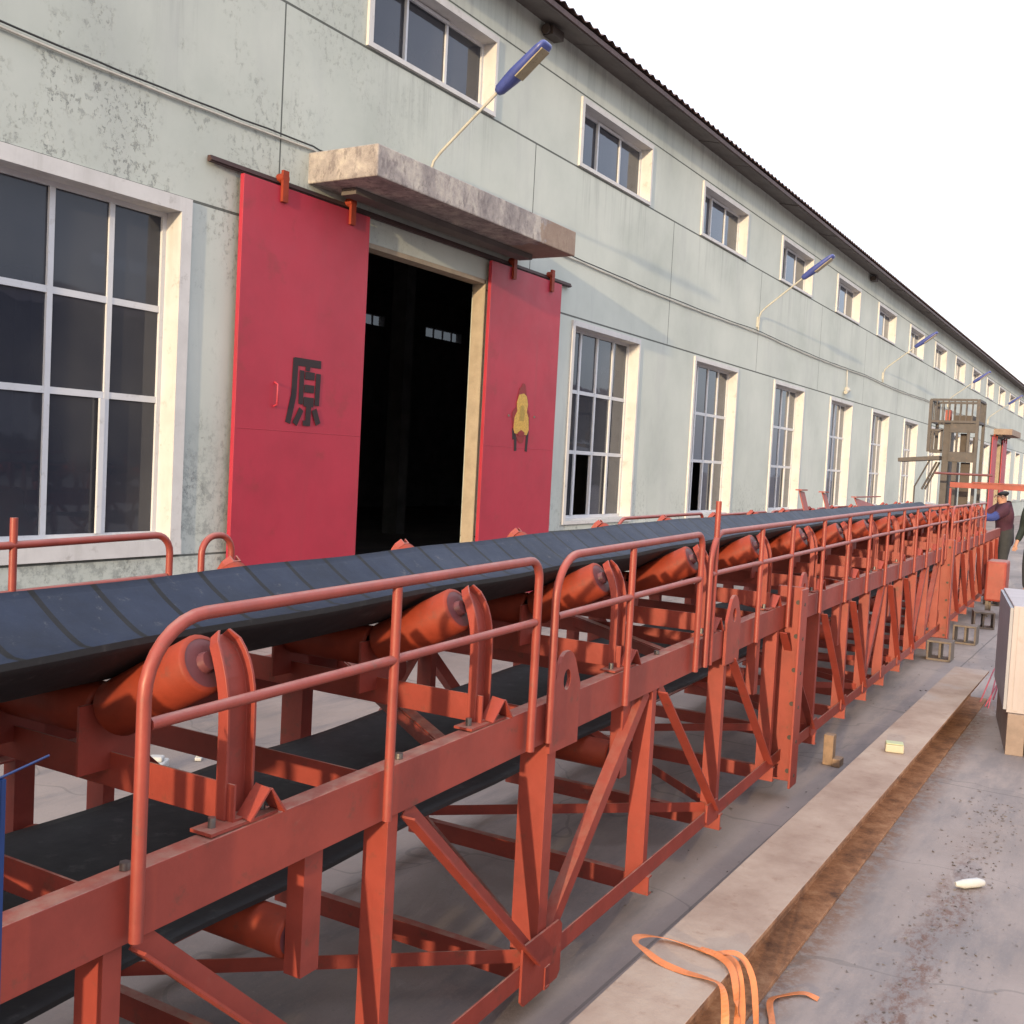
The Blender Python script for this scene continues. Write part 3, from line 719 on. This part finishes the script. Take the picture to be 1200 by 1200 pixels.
# carrying belt and return belt
def belt(z0, trough, s0, s1, v0, v1, sag, nm, th=.014):
    vs = []; fs = []; NS = int((s1-s0)/.12); K = 25
    for i in range(NS+1):
        s = s0+(s1-s0)*i/NS
        ph = ((s+5.2) % .965)/.965; sg_ = sag*math.sin(math.pi*ph)**2
        for j in range(K):
            u = -1+2*j/(K-1); v = (v0+v1)/2+u*(v1-v0)/2
            if trough:
                a = max(0, abs(u)-.42)/.58; zz = z0+.120*(a**1.25)
            else: zz = z0
            vs.append(P(s, v, zz-sg_*(1.0+.4*abs(u))))
    m_ = len(vs); vs += [p-V((0, 0, th)) for p in vs]
    for i in range(NS):
        for j in range(K-1):
            a = i*K+j; fs.append((a, a+1, a+K+1, a+K)); fs.append((m_+a, m_+a+K, m_+a+K+1, m_+a+1))
        a = i*K; fs.append((a, a+K, m_+a+K, m_+a)); a += K-1; fs.append((a, m_+a, m_+a+K, a+K))
    a = NS*K
    for j in range(K-1): fs.append((j, m_+j, m_+j+1, j+1)); fs.append((a+j, a+j+1, m_+a+j+1, m_+a+j))
    mb = MB(); mb.add(vs, fs, 0, False); o = mb.build(nm, [m_belt if trough else m_beltu, m_beltu], conv)
    for p in o.data.polygons:
        p.use_smooth = abs(p.normal.z) > .5
        if p.normal.z < .3: p.material_index = 1
    return o
belt(1.130, True, -15, 13.5, C_-.365, C_+.335, .004, 'carrying_belt')
belt(.575, False, -15, 13.5, C_-.38, C_+.44, .008, 'return_belt', .012)
# head drum and end skirts
roller((13.55, C_-.42, .80+.09), (13.55, C_+.42, .80+.09), .25, conv, 'head_drum')
mb = MB()
for vv in (C_-.46, C_+.45): mb.box(13.2, 14.1, vv-.005, vv+.005, .80, 1.28)
mb.box(13.9, 14.1, C_-.45, C_+.44, .9, 1.3); mb.build('head_frame', m_red, conv)
vv = C_+.33
for q0, q1, zz in ((6.95, 7.12, 1.50), (7.85, 8.0, 1.48), (9.4, 10.8, 1.42)):
    mb = MB(); mb.sweep((q0, vv+.05, 1.25), (q0+.02, vv+.13, zz), [(0, 0), (q1-q0, 0), (q1-q0, .01), (0, .01)], (1, 0, 0)); mb.box(q0-.02, q1+.03, vv+.10, vv+.16, zz, zz+.012)
    mb.build('guide_bracket', m_red, conv)
# handrails: looped panels with a middle rail; every upright welded to the chord face
def rail_panel(s0, s1, v, out, h, mids, mf=.60, top=0, r=.0132):
    bend = min(.14, (s1-s0)*.45); zt = .86+h
    def A(s, z): return P(s, v-out, z)
    pts = [A(s0, .745)]+[A(s0, .80+k*.1) for k in range(1, 2)]+[A(s0, zt-bend)]
    for k in range(1, 8):
        t_ = math.pi/2*k/8; pts.append(A(s0+bend*(1-math.cos(t_)), zt-bend+bend*math.sin(t_)))
    pts.append(A(s0+bend, zt)); pts.append(A((s0+s1)/2, zt)); b2 = .06; pts.append(A(s1-b2, zt))
    for k in range(1, 6):
        t_ = math.pi/2*k/6; pts.append(A(s1-b2*(1-math.sin(t_)), zt-b2+b2*math.cos(t_)))
    pts += [A(s1, zt-b2), A(s1, .745)]
    mb = MB(); mb.tube(pts, r, 12); hr = mb.build('handrail', m_rail, conv)
    mb = MB(); mb.tube([A(s0+.014, .86+h*mf), A((s0+s1)/2, .86+h*mf), A(s1-.014, .86+h*mf)], r*.9, 10); mb.build('middle_rail', m_rail, hr)
    for m_ in mids:
        mb = MB(); mb.tube([A(m_, .745), A(m_, zt-.012+top)], r*.95, 10); mb.build('upright', m_rail, hr)
    # weld toe plates
    return hr
rail_panel(-1.635, -.14, 0, .022, .475, [-.87])
rail_panel(-.02, 1.32, 0, .022, .475, [.58])
rail_panel(1.44, 9.02, 0, .022, .47, [2.2, 2.78, 3.5, 4.2, 4.9, 5.6, 6.3, 7.0, 7.7, 8.4], .62)
rail_panel(9.4, 11.0, 0, .022, .44, [9.9, 10.45]); rail_panel(11.1, 12.9, 0, .022, .44, [11.7, 12.3])
for a, b, h_ in ((-4.6, -3.1, .475), (-2.98, -.50, .475), (-.36, -.22, .46), (3.1, 4.7, .38), (4.8, 6.4, .36), (6.5, 8.1, .36), (8.2, 9.8, .36)):
    rail_panel(a, b, W, -.022, h_, [] if b == -.22 else [-1.07 if b == -.50 else (a+b)/2], .71, .09 if b == -.50 else 0, .0115)
mb = MB(); mb.tube([P(1.50, -.022, .745), P(1.50, -.022, 1.47)], .0125, 10); mb.build('tall_upright', m_rail, conv)
# drive box at the far end
t_ = thing('drive_box', 'orange red sheet metal drive box beside the far end of the conveyor', 'machine box', (2.9, 1.6, 0), YAW)
mb = MB(); mb.box(12.6, 13.1, -.36, -.10, G+.22, .62)
mb.build('casing', m_red, t_, .03)
mb = MB()
for u in (12.65, 13.0):
    for q in (-.34, -.16): mb.box(u, u+.04, q, q+.04, G, G+.22)
mb.build('leg', m_stool, t_)

# ------------------------------------------------------------------ grey steel cage machine behind the far end
cage = thing('steel_cage_tower', 'grey brown steel machine tower with barred cage top behind the conveyor', 'machine', (20.0, 0, 0))
def Yp(px): return 3.54-(px-1090)*.01395
def Zp(py, px=1120): return 3.10-(py-470-(px-1120)*.05)*.0148
D = .75
mb = MB()
for px in (1091.5, 1148):
    for d in (0, D): mb.box(d-.025, d+.025, Yp(px)-.027, Yp(px)+.027, G if px > 1100 else Zp(532), Zp(469))
mb.build('corner_post', m_grey, cage)
mb = MB()
for zz in (Zp(469), Zp(495)):
    for d in (0, D): mb.box(d-.02, d+.02, Yp(1146.4), Yp(1093.2), zz-.02, zz+.02)
    for px in (1091.5, 1148): mb.box(.026, D-.026, Yp(px)-.02, Yp(px)+.02, zz-.02, zz+.02)
for k in range(1, 8):
    yy = Yp(1091.5+56.5*k/8)
    for d in (0, D): mb.box(d-.008, d+.008, yy-.009, yy+.009, Zp(495)+.02, Zp(469)-.02)
for k in range(1, 5):
    for px in (1091.5, 1148): mb.box(D*k/5-.008, D*k/5+.008, Yp(px)-.009, Yp(px)+.009, Zp(495)+.02, Zp(469)-.02)
mb.build('cage_bars', m_grey, cage)
mb = MB()
mb.box(.05, .5, Yp(1116), Yp(1108), G, Zp(498)); mb.box(.0, .04, Yp(1146.4), Yp(1116), Zp(508), Zp(497))
mb.box(.0, .04, Yp(1146.4), Yp(1116), Zp(543), Zp(531)); mb.box(.02, .3, Yp(1127), Yp(1121), G, Zp(543))
mb.box(.0, .04, Yp(1118), Yp(1116), Zp(531), Zp(508)); mb.box(.0, .04, Yp(1126), Yp(1123.5), Zp(531), Zp(508)); mb.box(.0, .04, Yp(1140), Yp(1136.5), Zp(531), Zp(508))
mb.box(0, .04, Yp(1108), Yp(1105), Zp(531), Zp(505)); mb.box(0, .04, Yp(1108), Yp(1093), Zp(533), Zp(529)); mb.box(0, .04, Yp(1108), Yp(1093), Zp(507), Zp(504)); mb.box(0, .04, Yp(1097), Yp(1094), Zp(529), Zp(507))
mb.build('frame', m_grey, cage, .004)
mb = MB(); mb.box(.3, .34, Yp(1136), Yp(1126), Zp(531), Zp(508)); mb.box(.25, .30, Yp(1140), Yp(1129), G, Zp(543)); mb.box(.1, .5, Yp(1141), Yp(1118), Zp(496), Zp(487)); mb.box(.3, .34, Yp(1147), Yp(1141), Zp(532), Zp(512))
mb.build('inner_panel', m_greyd, cage)
mb = MB(); mb.box(.02, .2, Yp(1115), Yp(1109), Zp(494), Zp(481)); mb.build('motor', m_red, cage)
mb = MB(); mb.sweep((.0, Yp(1108), Zp(539)), (.0, Yp(1058), Zp(543.5)), [(-.035, -.2), (.035, -.2), (.035, .2), (-.035, .2)], (0, 0, 1))
mb.tube([(0, Yp(1103), Zp(544)), (0, Yp(1087), Zp(578))], .018, 8); mb.tube([(.3, Yp(1103), Zp(544)), (.3, Yp(1087), Zp(578))], .018, 8)
mb.tube([(0, Yp(1094), Zp(543)), (0, Yp(1078), Zp(575)), (0, Yp(1078), G)], .014, 8)
mb.build('side_platform', m_grey, cage)
# red cross beam frame near the persons
t_ = thing('red_gantry', 'long red steel beam on two legs in front of the grey cage', 'steel frame', (19.0, 0, 0))
mb = MB(); mb.box(-.04, .04, .55, 2.95, 1.57, 1.66); mb.box(-.07, .07, .9, 2.6, 1.662, 1.68); mb.build('beam', m_red, t_, .003)
for yy in (.62, 3.0):
    mb = MB(); mb.box(-.045, .045, yy-.045, yy+.045, G, 1.555) if yy < 1 else mb.box(-.045, .045, yy-.08, yy+.01-.06, G, 1.555); mb.build('leg', m_red, t_)
mb = MB(); mb.tube([(-.05, 3.2, 1.80), (-.05, 2.3, 1.80)], .02, 8); mb.build('pipe', m_dark, t_)

# ------------------------------------------------------------------ steel beam on the ground and small things
t_ = MB()
w_, h_, tf, tw = .265, .25, .016, .012
prof = [(-w_/2, 0), (w_/2, 0), (w_/2, tf), (tw/2, tf), (tw/2, h_-tf), (w_/2, h_-tf), (w_/2, h_), (-w_/2, h_), (-w_/2, h_-tf), (-tw/2, h_-tf), (-tw/2, tf), (-w_/2, tf)]
t_.sweep((-2, 1.105, G+.003), (9.5, 1.200, G+.003), [(-p, q) for p, q in prof], (0, 1, 0))
tag(t_.build('steel_beam', m_beam, None, .002), 'long dusty rust brown H section steel beam lying on the yard', 'steel beam')
TOP = G+.003+h_
t_ = thing('paper_packet', 'small cream packet with green top lying on the steel beam', 'packet', (6.22, 1.16, TOP+.001), .25)
mb = MB(); mb.box(-.04, .04, -.05, .05, 0, .045); mb.build('body', m_packet, t_, .006)
mb = MB(); mb.box(-.037, .037, -.047, .047, .046, .052); mb.build('lid', m_green, t_, .003)
# strap
def pth(px): return px
mb = MB(); zt = TOP+.004
def smooth(pts, n=6):
    P_ = [V(p) for p in pts]; P_ = [P_[0]*2-P_[1]]+P_+[P_[-1]*2-P_[-2]]; out = []
    for i in range(1, len(P_)-2):
        a, b, c, d = P_[i-1:i+3]
        for k in range(n):
            t = k/n; out.append(.5*((2*b)+(c-a)*t+(2*a-5*b+4*c-d)*t*t+(3*b-a-3*c+d)*t**3))
    out.append(P_[-2]); return out
def rib(pts, wd, wdir=(1, .15, 0), tw=0):
    q = smooth(pts); wv = []
    for i, p in enumerate(q):
        t = (q[min(i+1, len(q)-1)]-q[max(i-1, 0)]).normalized(); sdv = t.cross(V((0, 0, 1))); sdv = sdv.normalized() if sdv.length > .2 else V(wdir).normalized()
        if wv and sdv.dot(wv[-1]) < 0: sdv = -sdv
        sdv = (sdv+V(wdir).normalized()*.0).normalized(); an = tw*math.sin(i*.21); nn = t.cross(sdv).normalized()
        wv.append((sdv*math.cos(an)+nn*math.sin(an))*wd)
    mb.ribbon(q, wv, .0015)
rib([(3.036, 1.275, zt+.016), (3.013, 1.206, zt+.004), (3.003, 1.13, zt+.002), (3.001, 1.046, zt+.006), (2.985, .998, zt+.003), (2.96, .975, zt-.05), (2.94, .965, zt-.14), (2.92, .95, G+.02)], .024, tw=.35)
rib([(3.036, 1.275, zt+.016), (3.055, 1.315, zt+.022), (3.10, 1.325, zt+.020), (3.144, 1.295, zt+.014), (3.176, 1.231, zt+.006), (3.171, 1.112, zt+.004), (3.155, 1.03, zt+.010), (3.10, .985, zt-.004), (3.07, .96, zt-.08), (3.03, .945, zt-.17), (3.0, .93, G+.02)], .024, tw=.4)
rib([(3.171, 1.14, zt+.010), (3.15, 1.07, zt+.012), (3.10, 1.01, zt+.010), (3.05, .975, zt-.03), (3.03, .96, zt-.12), (2.98, .94, G+.02)], .022, tw=.5)
rib([(3.16, 1.09, zt+.012), (3.19, 1.02, zt+.016), (3.17, .965, zt-.03), (3.12, .93, zt-.12), (3.10, .915, G+.02)], .020, tw=.5)
rib([(3.10, .915, G+.02), (3.2, .90, G+.006), (3.34, .94, G+.008), (3.46, .985, G+.02), (3.55, .96, G+.010), (3.60, .91, G+.012), (3.60, .86, G+.006)], .022, tw=.3)
tag(mb.build('packing_strap', m_strap), 'tangled orange packing strap draped over the steel beam', 'strap')
mb = MB(); mb.tube([(4.98, .63, G+.022), (5.0, .60, G+.024), (5.06, .55, G+.024), (5.085, .53, G+.02)], [.010, .020, .021, .014], 12)
tag(mb.build('plastic_bottle', m_foam), 'small white plastic bottle lying on the concrete right of the beam', 'bottle')
def foam(x, y, s_, lab):
    mb = MB(); mb.box(-s_, s_, -s_*.7, s_*.7, 0, s_*.7); mb.box(-s_*.5, s_*.4, -s_*.5, s_*.6, s_*.7, s_*1.1)
    o = mb.build('foam_block', m_foam, None, .01); o.location = (x, y, G+.002); o.rotation_euler = (0, 0, .6); tag(o, lab, 'foam', 'foam bits on the floor behind the conveyor')
foam(3.87, 4.55, .07, 'largest white foam block on the floor seen under the belt'); foam(4.14, 4.52, .028, 'small white foam scrap just right of the larger foam block')
# wooden chock and steel offcuts beneath the conveyor
mb = MB(); mb.box(-.035, .035, -.03, .03, 0, .19); mb.box(-.05, .05, -.08, -.032, 0, .05)
o = mb.build('wood_chock', m_wood, None, .004); o.location = (6.62, 1.62, G+.001); tag(o, 'upright wooden chock under the bottom rail past the first flange plate', 'wood block')
offs = [(11.35, 1.74, .16, 'dark steel box offcut lying nearest beside the conveyor foot'), (12.75, 1.70, .17, 'grey steel box offcut second along the conveyor foot'), (14.3, 1.72, .17, 'grey steel box offcut third along the conveyor foot'), (17.2, 1.93, .17, 'farthest steel box offcut by the orange drive box')]
for x, y, s_, lab in offs:
    mb = MB(); t = .02; q = s_*.9
    mb.box(-.12, .12, -q*.8, q*.8, 0, t); mb.box(-.12, .12, -q*.8, q*.8, s_-t+.04, s_+.04); mb.box(-.12, .12, -q*.8, -q*.8+t, t, s_-t+.04); mb.box(-.12, .12, q*.8-t, q*.8, t, s_-t+.04)
    mb.box(-.05, .12, -.012, .012, t, s_-t+.04)
    o = mb.build('steel_offcut', m_stool, None, .003); o.location = (x, y, G+.001); o.rotation_euler = (0, 0, random.uniform(-.3, .3)); tag(o, lab, 'steel offcut', 'steel offcuts along the conveyor foot')
# cream panel crate at the right edge on its base
cr = thing('panel_crate', 'tall cream ribbed sheet crate on a plywood base at right edge', 'crate', (7.72, .765, G), .16)
mb = MB(); mb.box(0, 1.3, -1.1, -.02, .28, 1.0); mb.build('body', m_crate, cr, .004)
mb = MB()
for k in range(14): yy = -1.06+k*.075; mb.box(-.006, -.0005, yy, yy+.03, .30, .99)
mb.build('rib', m_crate, cr)
mb = MB(); mb.box(.0, 1.3, -.019, .0, .30, .985); mb.build('side_sheet', m_crateside, cr)
mb = MB(); mb.box(-.02, 1.25, -1.05, -.80, .0, .278); mb.box(-.02, 1.25, -.14, -.03, .0, .278); mb.box(-.02, 1.25, -.32, -.17, .0, .278); mb.box(.3, 1.25, -.8, -.32, .0, .278); mb.build('base', m_ply, cr, .003)
# pink wire frame leaning by the crate
mb = MB(); r = .006; bx = V((9.2, 1.02, G))
mb.tube([bx, bx+V((.35, .0, .18)), bx+V((.6, -.12, .36)), bx+V((.62, -.16, .46)), bx+V((.5, -.14, .45)), bx+V((.3, -.05, .22)), bx+V((.05, .03, 0))], r, 6)
mb.tube([bx+V((.1, .08, 0)), bx+V((.45, .03, .24)), bx+V((.66, -.06, .38)), bx+V((.6, -.13, .42)), bx+V((.42, -.08, .26))], r, 6)
mb.tube([bx+V((.3, .0, .02)), bx+V((.55, -.05, .3)), bx+V((.7, -.1, .42))], r, 6)
tag(mb.build('wire_tangle', m_pink), 'pinkish red bent wire tangle leaning beside the cream crate', 'wire')
# blue stand at the left edge
t_ = thing('blue_stand', 'thin blue steel stand at the left edge in front of the conveyor', 'stand', (1.027, 1.50, G))
mb = MB(); mb.box(-.055, -.047, -.004, .03, 0, 1.26); mb.box(-.08, -.056, -.004, .002, 0, 1.26); mb.build('post', m_bluepost, t_)
mb = MB(); mb.tube([(-.06, .0, 1.262), (.05, .03, 1.27)], .0022, 6); mb.box(-.5, -.06, -.002, .01, 1.23, 1.26); mb.box(-.5, -.47, 0, .03, 0, 1.229); mb.build('crossbar', m_bluepost, t_)
# scattered grit
mb = MB(); rg = random.Random(5)
for k in range(900):
    if rg.random() < .6: x = rg.uniform(2.6, 6.5); y = .60+rg.gauss(0, .10)
    else: x = rg.uniform(2.5, 12); y = rg.uniform(.2, 1.9)
    s_ = rg.uniform(.0015, .006)*(1+.06*x); vs = [(x+rg.uniform(-1, 1)*s_*1.5, y+rg.uniform(-1, 1)*s_*1.5, G+.0005+rg.random()*s_) for _ in range(5)]
    mb.add(vs, [(0, 1, 2), (0, 2, 3), (0, 3, 4), (1, 2, 3), (0, 1, 4), (1, 3, 4)])
o = mb.build('grit', m_stool); o['kind'] = 'stuff'

# ------------------------------------------------------------------ people
def skin(name, J, E, mat, parent, sub=2):
    me = bpy.data.meshes.new(name); bm = bmesh.new(); ly = bm.verts.layers.skin.verify(); vs = {}
    for k, (p, r) in J.items():
        v = bm.verts.new(p); v[ly].radius = (r, r) if not isinstance(r, tuple) else r; vs[k] = v
    for a, b in E: bm.edges.new((vs[a], vs[b]))
    first = next(iter(vs.values())); first[ly].use_root = True
    bm.to_mesh(me); bm.free(); me.materials.append(mat)
    o = bpy.data.objects.new(name, me); COL.objects.link(o); o.parent = parent
    m = o.modifiers.new('skin', 'SKIN'); m.use_smooth_shade = True; m = o.modifiers.new('sub', 'SUBSURF'); m.levels = sub; m.render_levels = sub
    return o
def person(loc, rz, label, mj, ms, reach, lean):
    t_ = thing('person', label, 'person', loc, rz)
    # local: facing +x. hips at .90
    L = lean
    def T(z): return L*max(0, z-.9)
    sh = 1.40
    J = {'hip': ((0, 0, .92), .13), 'waist': ((T(1.1), 0, 1.10), .12), 'chest': ((T(1.3), 0, 1.30), (.12, .15)), 'neck': ((T(1.46), 0, 1.47), .055), 'head0': ((T(1.55)+.02, 0, 1.56), (.078, .09)), 'head1': ((T(1.62)+.025, 0, 1.66), (.08, .09))}
    E = [('hip', 'waist'), ('waist', 'chest'), ('chest', 'neck'), ('neck', 'head0'), ('head0', 'head1')]
    for e, n_ in ((1, 'l'), (-1, 'r')):
        J['kn'+n_] = ((.05, e*.11, .50), .062); J['an'+n_] = ((0, e*.12, .09), .045); J['toe'+n_] = ((.16, e*.13, .035), .035); J['th'+n_] = ((.01, e*.09, .82), .09)
        E += [('hip', 'th'+n_), ('th'+n_, 'kn'+n_), ('kn'+n_, 'an'+n_), ('an'+n_, 'toe'+n_)]
        if reach: el = (T(sh)+.26, e*.24, 1.22); ha = (T(sh)+.52, e*.20, 1.28); pm = (T(sh)+.60, e*.19, 1.28)
        else: el = (T(sh)-.02, e*.27, 1.10); ha = (T(sh)+.14, e*.25, .88); pm = (T(sh)+.18, e*.245, .81)
        J['sh'+n_] = ((T(sh), e*.19, sh), .062); J['el'+n_] = (el, .043); J['ha'+n_] = (ha, .03); J['pm'+n_] = (pm, (.018, .04))
        E += [('chest', 'sh'+n_), ('sh'+n_, 'el'+n_), ('el'+n_, 'ha'+n_), ('ha'+n_, 'pm'+n_)]
        for q in range(5):     # five fingers
            d = (V(pm)-V(ha)).normalized(); sdv = V((0, 1, 0)); off = (q-1.5)*.019 if q < 4 else -e*.045
            base = V(pm)+sdv*off; k0 = 'f%d%s' % (q, n_)
            J[k0] = (base+d*.045, .0095); J[k0+'t'] = (base+d*(.085 if q < 4 else .06)+V((0, 0, -.02)), .008); E += [('pm'+n_, k0), (k0, k0+'t')]
    skin('body', J, E, m_skin, t_)
    cj = {k: (J[k][0], tuple(x+.022 for x in J[k][1]) if isinstance(J[k][1], tuple) else J[k][1]+.022) for k in ('chest', 'waist', 'hip', 'shl', 'ell', 'hal', 'shr', 'elr', 'har')}
    cj = {'chest': cj.pop('chest'), **cj}; cj['shl'] = (cj['shl'][0], .10); cj['shr'] = (cj['shr'][0], .10); cj['col'] = ((T(1.44), 0, 1.45), .075); cj['hem'] = ((0, 0, .68), .165); cj['hip'] = ((0, 0, .92), .165); cj['waist'] = (cj['waist'][0], .15); cj['shl'] = (cj['shl'][0], .125); cj['shr'] = (cj['shr'][0], .125)
    skin('jacket', cj, [('chest', 'waist'), ('waist', 'hip'), ('hip', 'hem'), ('chest', 'col'), ('chest', 'shl'), ('shl', 'ell'), ('ell', 'hal'), ('chest', 'shr'), ('shr', 'elr'), ('elr', 'har')], mj, t_)
    if ms:
        for n_ in 'lr': skin('sleeve', {'a': (V(J['sh'+n_][0])*.6+V(J['el'+n_][0])*.4, .088), 'b': (J['el'+n_][0], .075), 'c': (V(J['ha'+n_][0]), .062)}, [('a', 'b'), ('b', 'c')], ms, t_)
    tj = {'hip': ((0, 0, .90), .145), 'top': ((0, 0, 1.2), .15)}; te = [('hip', 'top')]
    for n_ in 'lr':
        for k, r in (('th', .112), ('kn', .082), ('an', .068)): tj[k+n_] = (J[k+n_][0], r)
        te += [('hip', 'th'+n_), ('th'+n_, 'kn'+n_), ('kn'+n_, 'an'+n_)]
    skin('trousers', tj, te, m_trou, t_)
    for n_ in 'lr': skin('shoe', {'a': (V(J['an'+n_][0])+V((-.02, 0, -.03)), .055), 'b': (V(J['toe'+n_][0])+V((.02, 0, .008)), .045)}, [('a', 'b')], m_shoe, t_)
    hp = V(J['head1'][0])
    skin('hair', {'a': (hp+V((-.015, 0, .045)), (.125, .12)), 'b': (hp+V((-.05, 0, -.07)), .105)}, [('a', 'b')], m_hair, t_)
    # face: nose, eyes, mouth, ears
    mb = MB(); f = V((hp.x, 0, 1.60)); mb.tube([f+V((.085, 0, .015)), f+V((.115, 0, -.015))], [.008, .016], 8); 
    for e in (-1, 1): mb.tube([f+V((0, e*.088, .0)), f+V((0, e*.104, .0))], [.03, .022], 8)
    mb.build('face', m_skin, t_)
    mb = MB()
    for e in (-1, 1): mb.box(f.x+.083, f.x+.092, e*.032-.012, e*.032+.012, f.z+.016, f.z+.026)
    mb.box(f.x+.088, f.x+.096, -.022, .022, f.z-.052, f.z-.045); mb.build('features', m_hair, t_)
    return t_
person((20.1, 2.17, G), math.radians(115), 'person in purple jacket with blue sleeves reaching towards the conveyor end', m_jackp, m_jackb, True, .12)
person((19.3, 1.60, G), math.radians(150), 'person in dark green black jacket standing at the right edge', m_jackg, None, False, .02)

# ------------------------------------------------------------------ hall across the yard (behind the viewer, mirrored in the panes)
opp = thing('storage_shed', 'low brown storage shed across the yard behind the viewer', 'building')
mb = MB(); mb.box(-40, 90, -34, -26, G, 7.2); mb.build('wall', painted('shed_wall', (.17, .145, .12), .2, .8, 1), opp)
mb = MB(); mb.add([(-41, -25.5, 7.22), (91, -25.5, 7.22), (91, -30, 8.6), (-41, -30, 8.6), (-41, -34.5, 7.22), (91, -34.5, 7.22)], [(0, 1, 2, 3), (3, 2, 5, 4), (0, 3, 4), (1, 5, 2), (0, 4, 5, 1)]); mb.build('roof', m_roof, opp)
for k in range(12):
    mb = MB(); x = -36+k*10; mb.box(x, x+3, -26.05, -25.99, 1.5, 3.4); mb.build('window', m_white, opp)
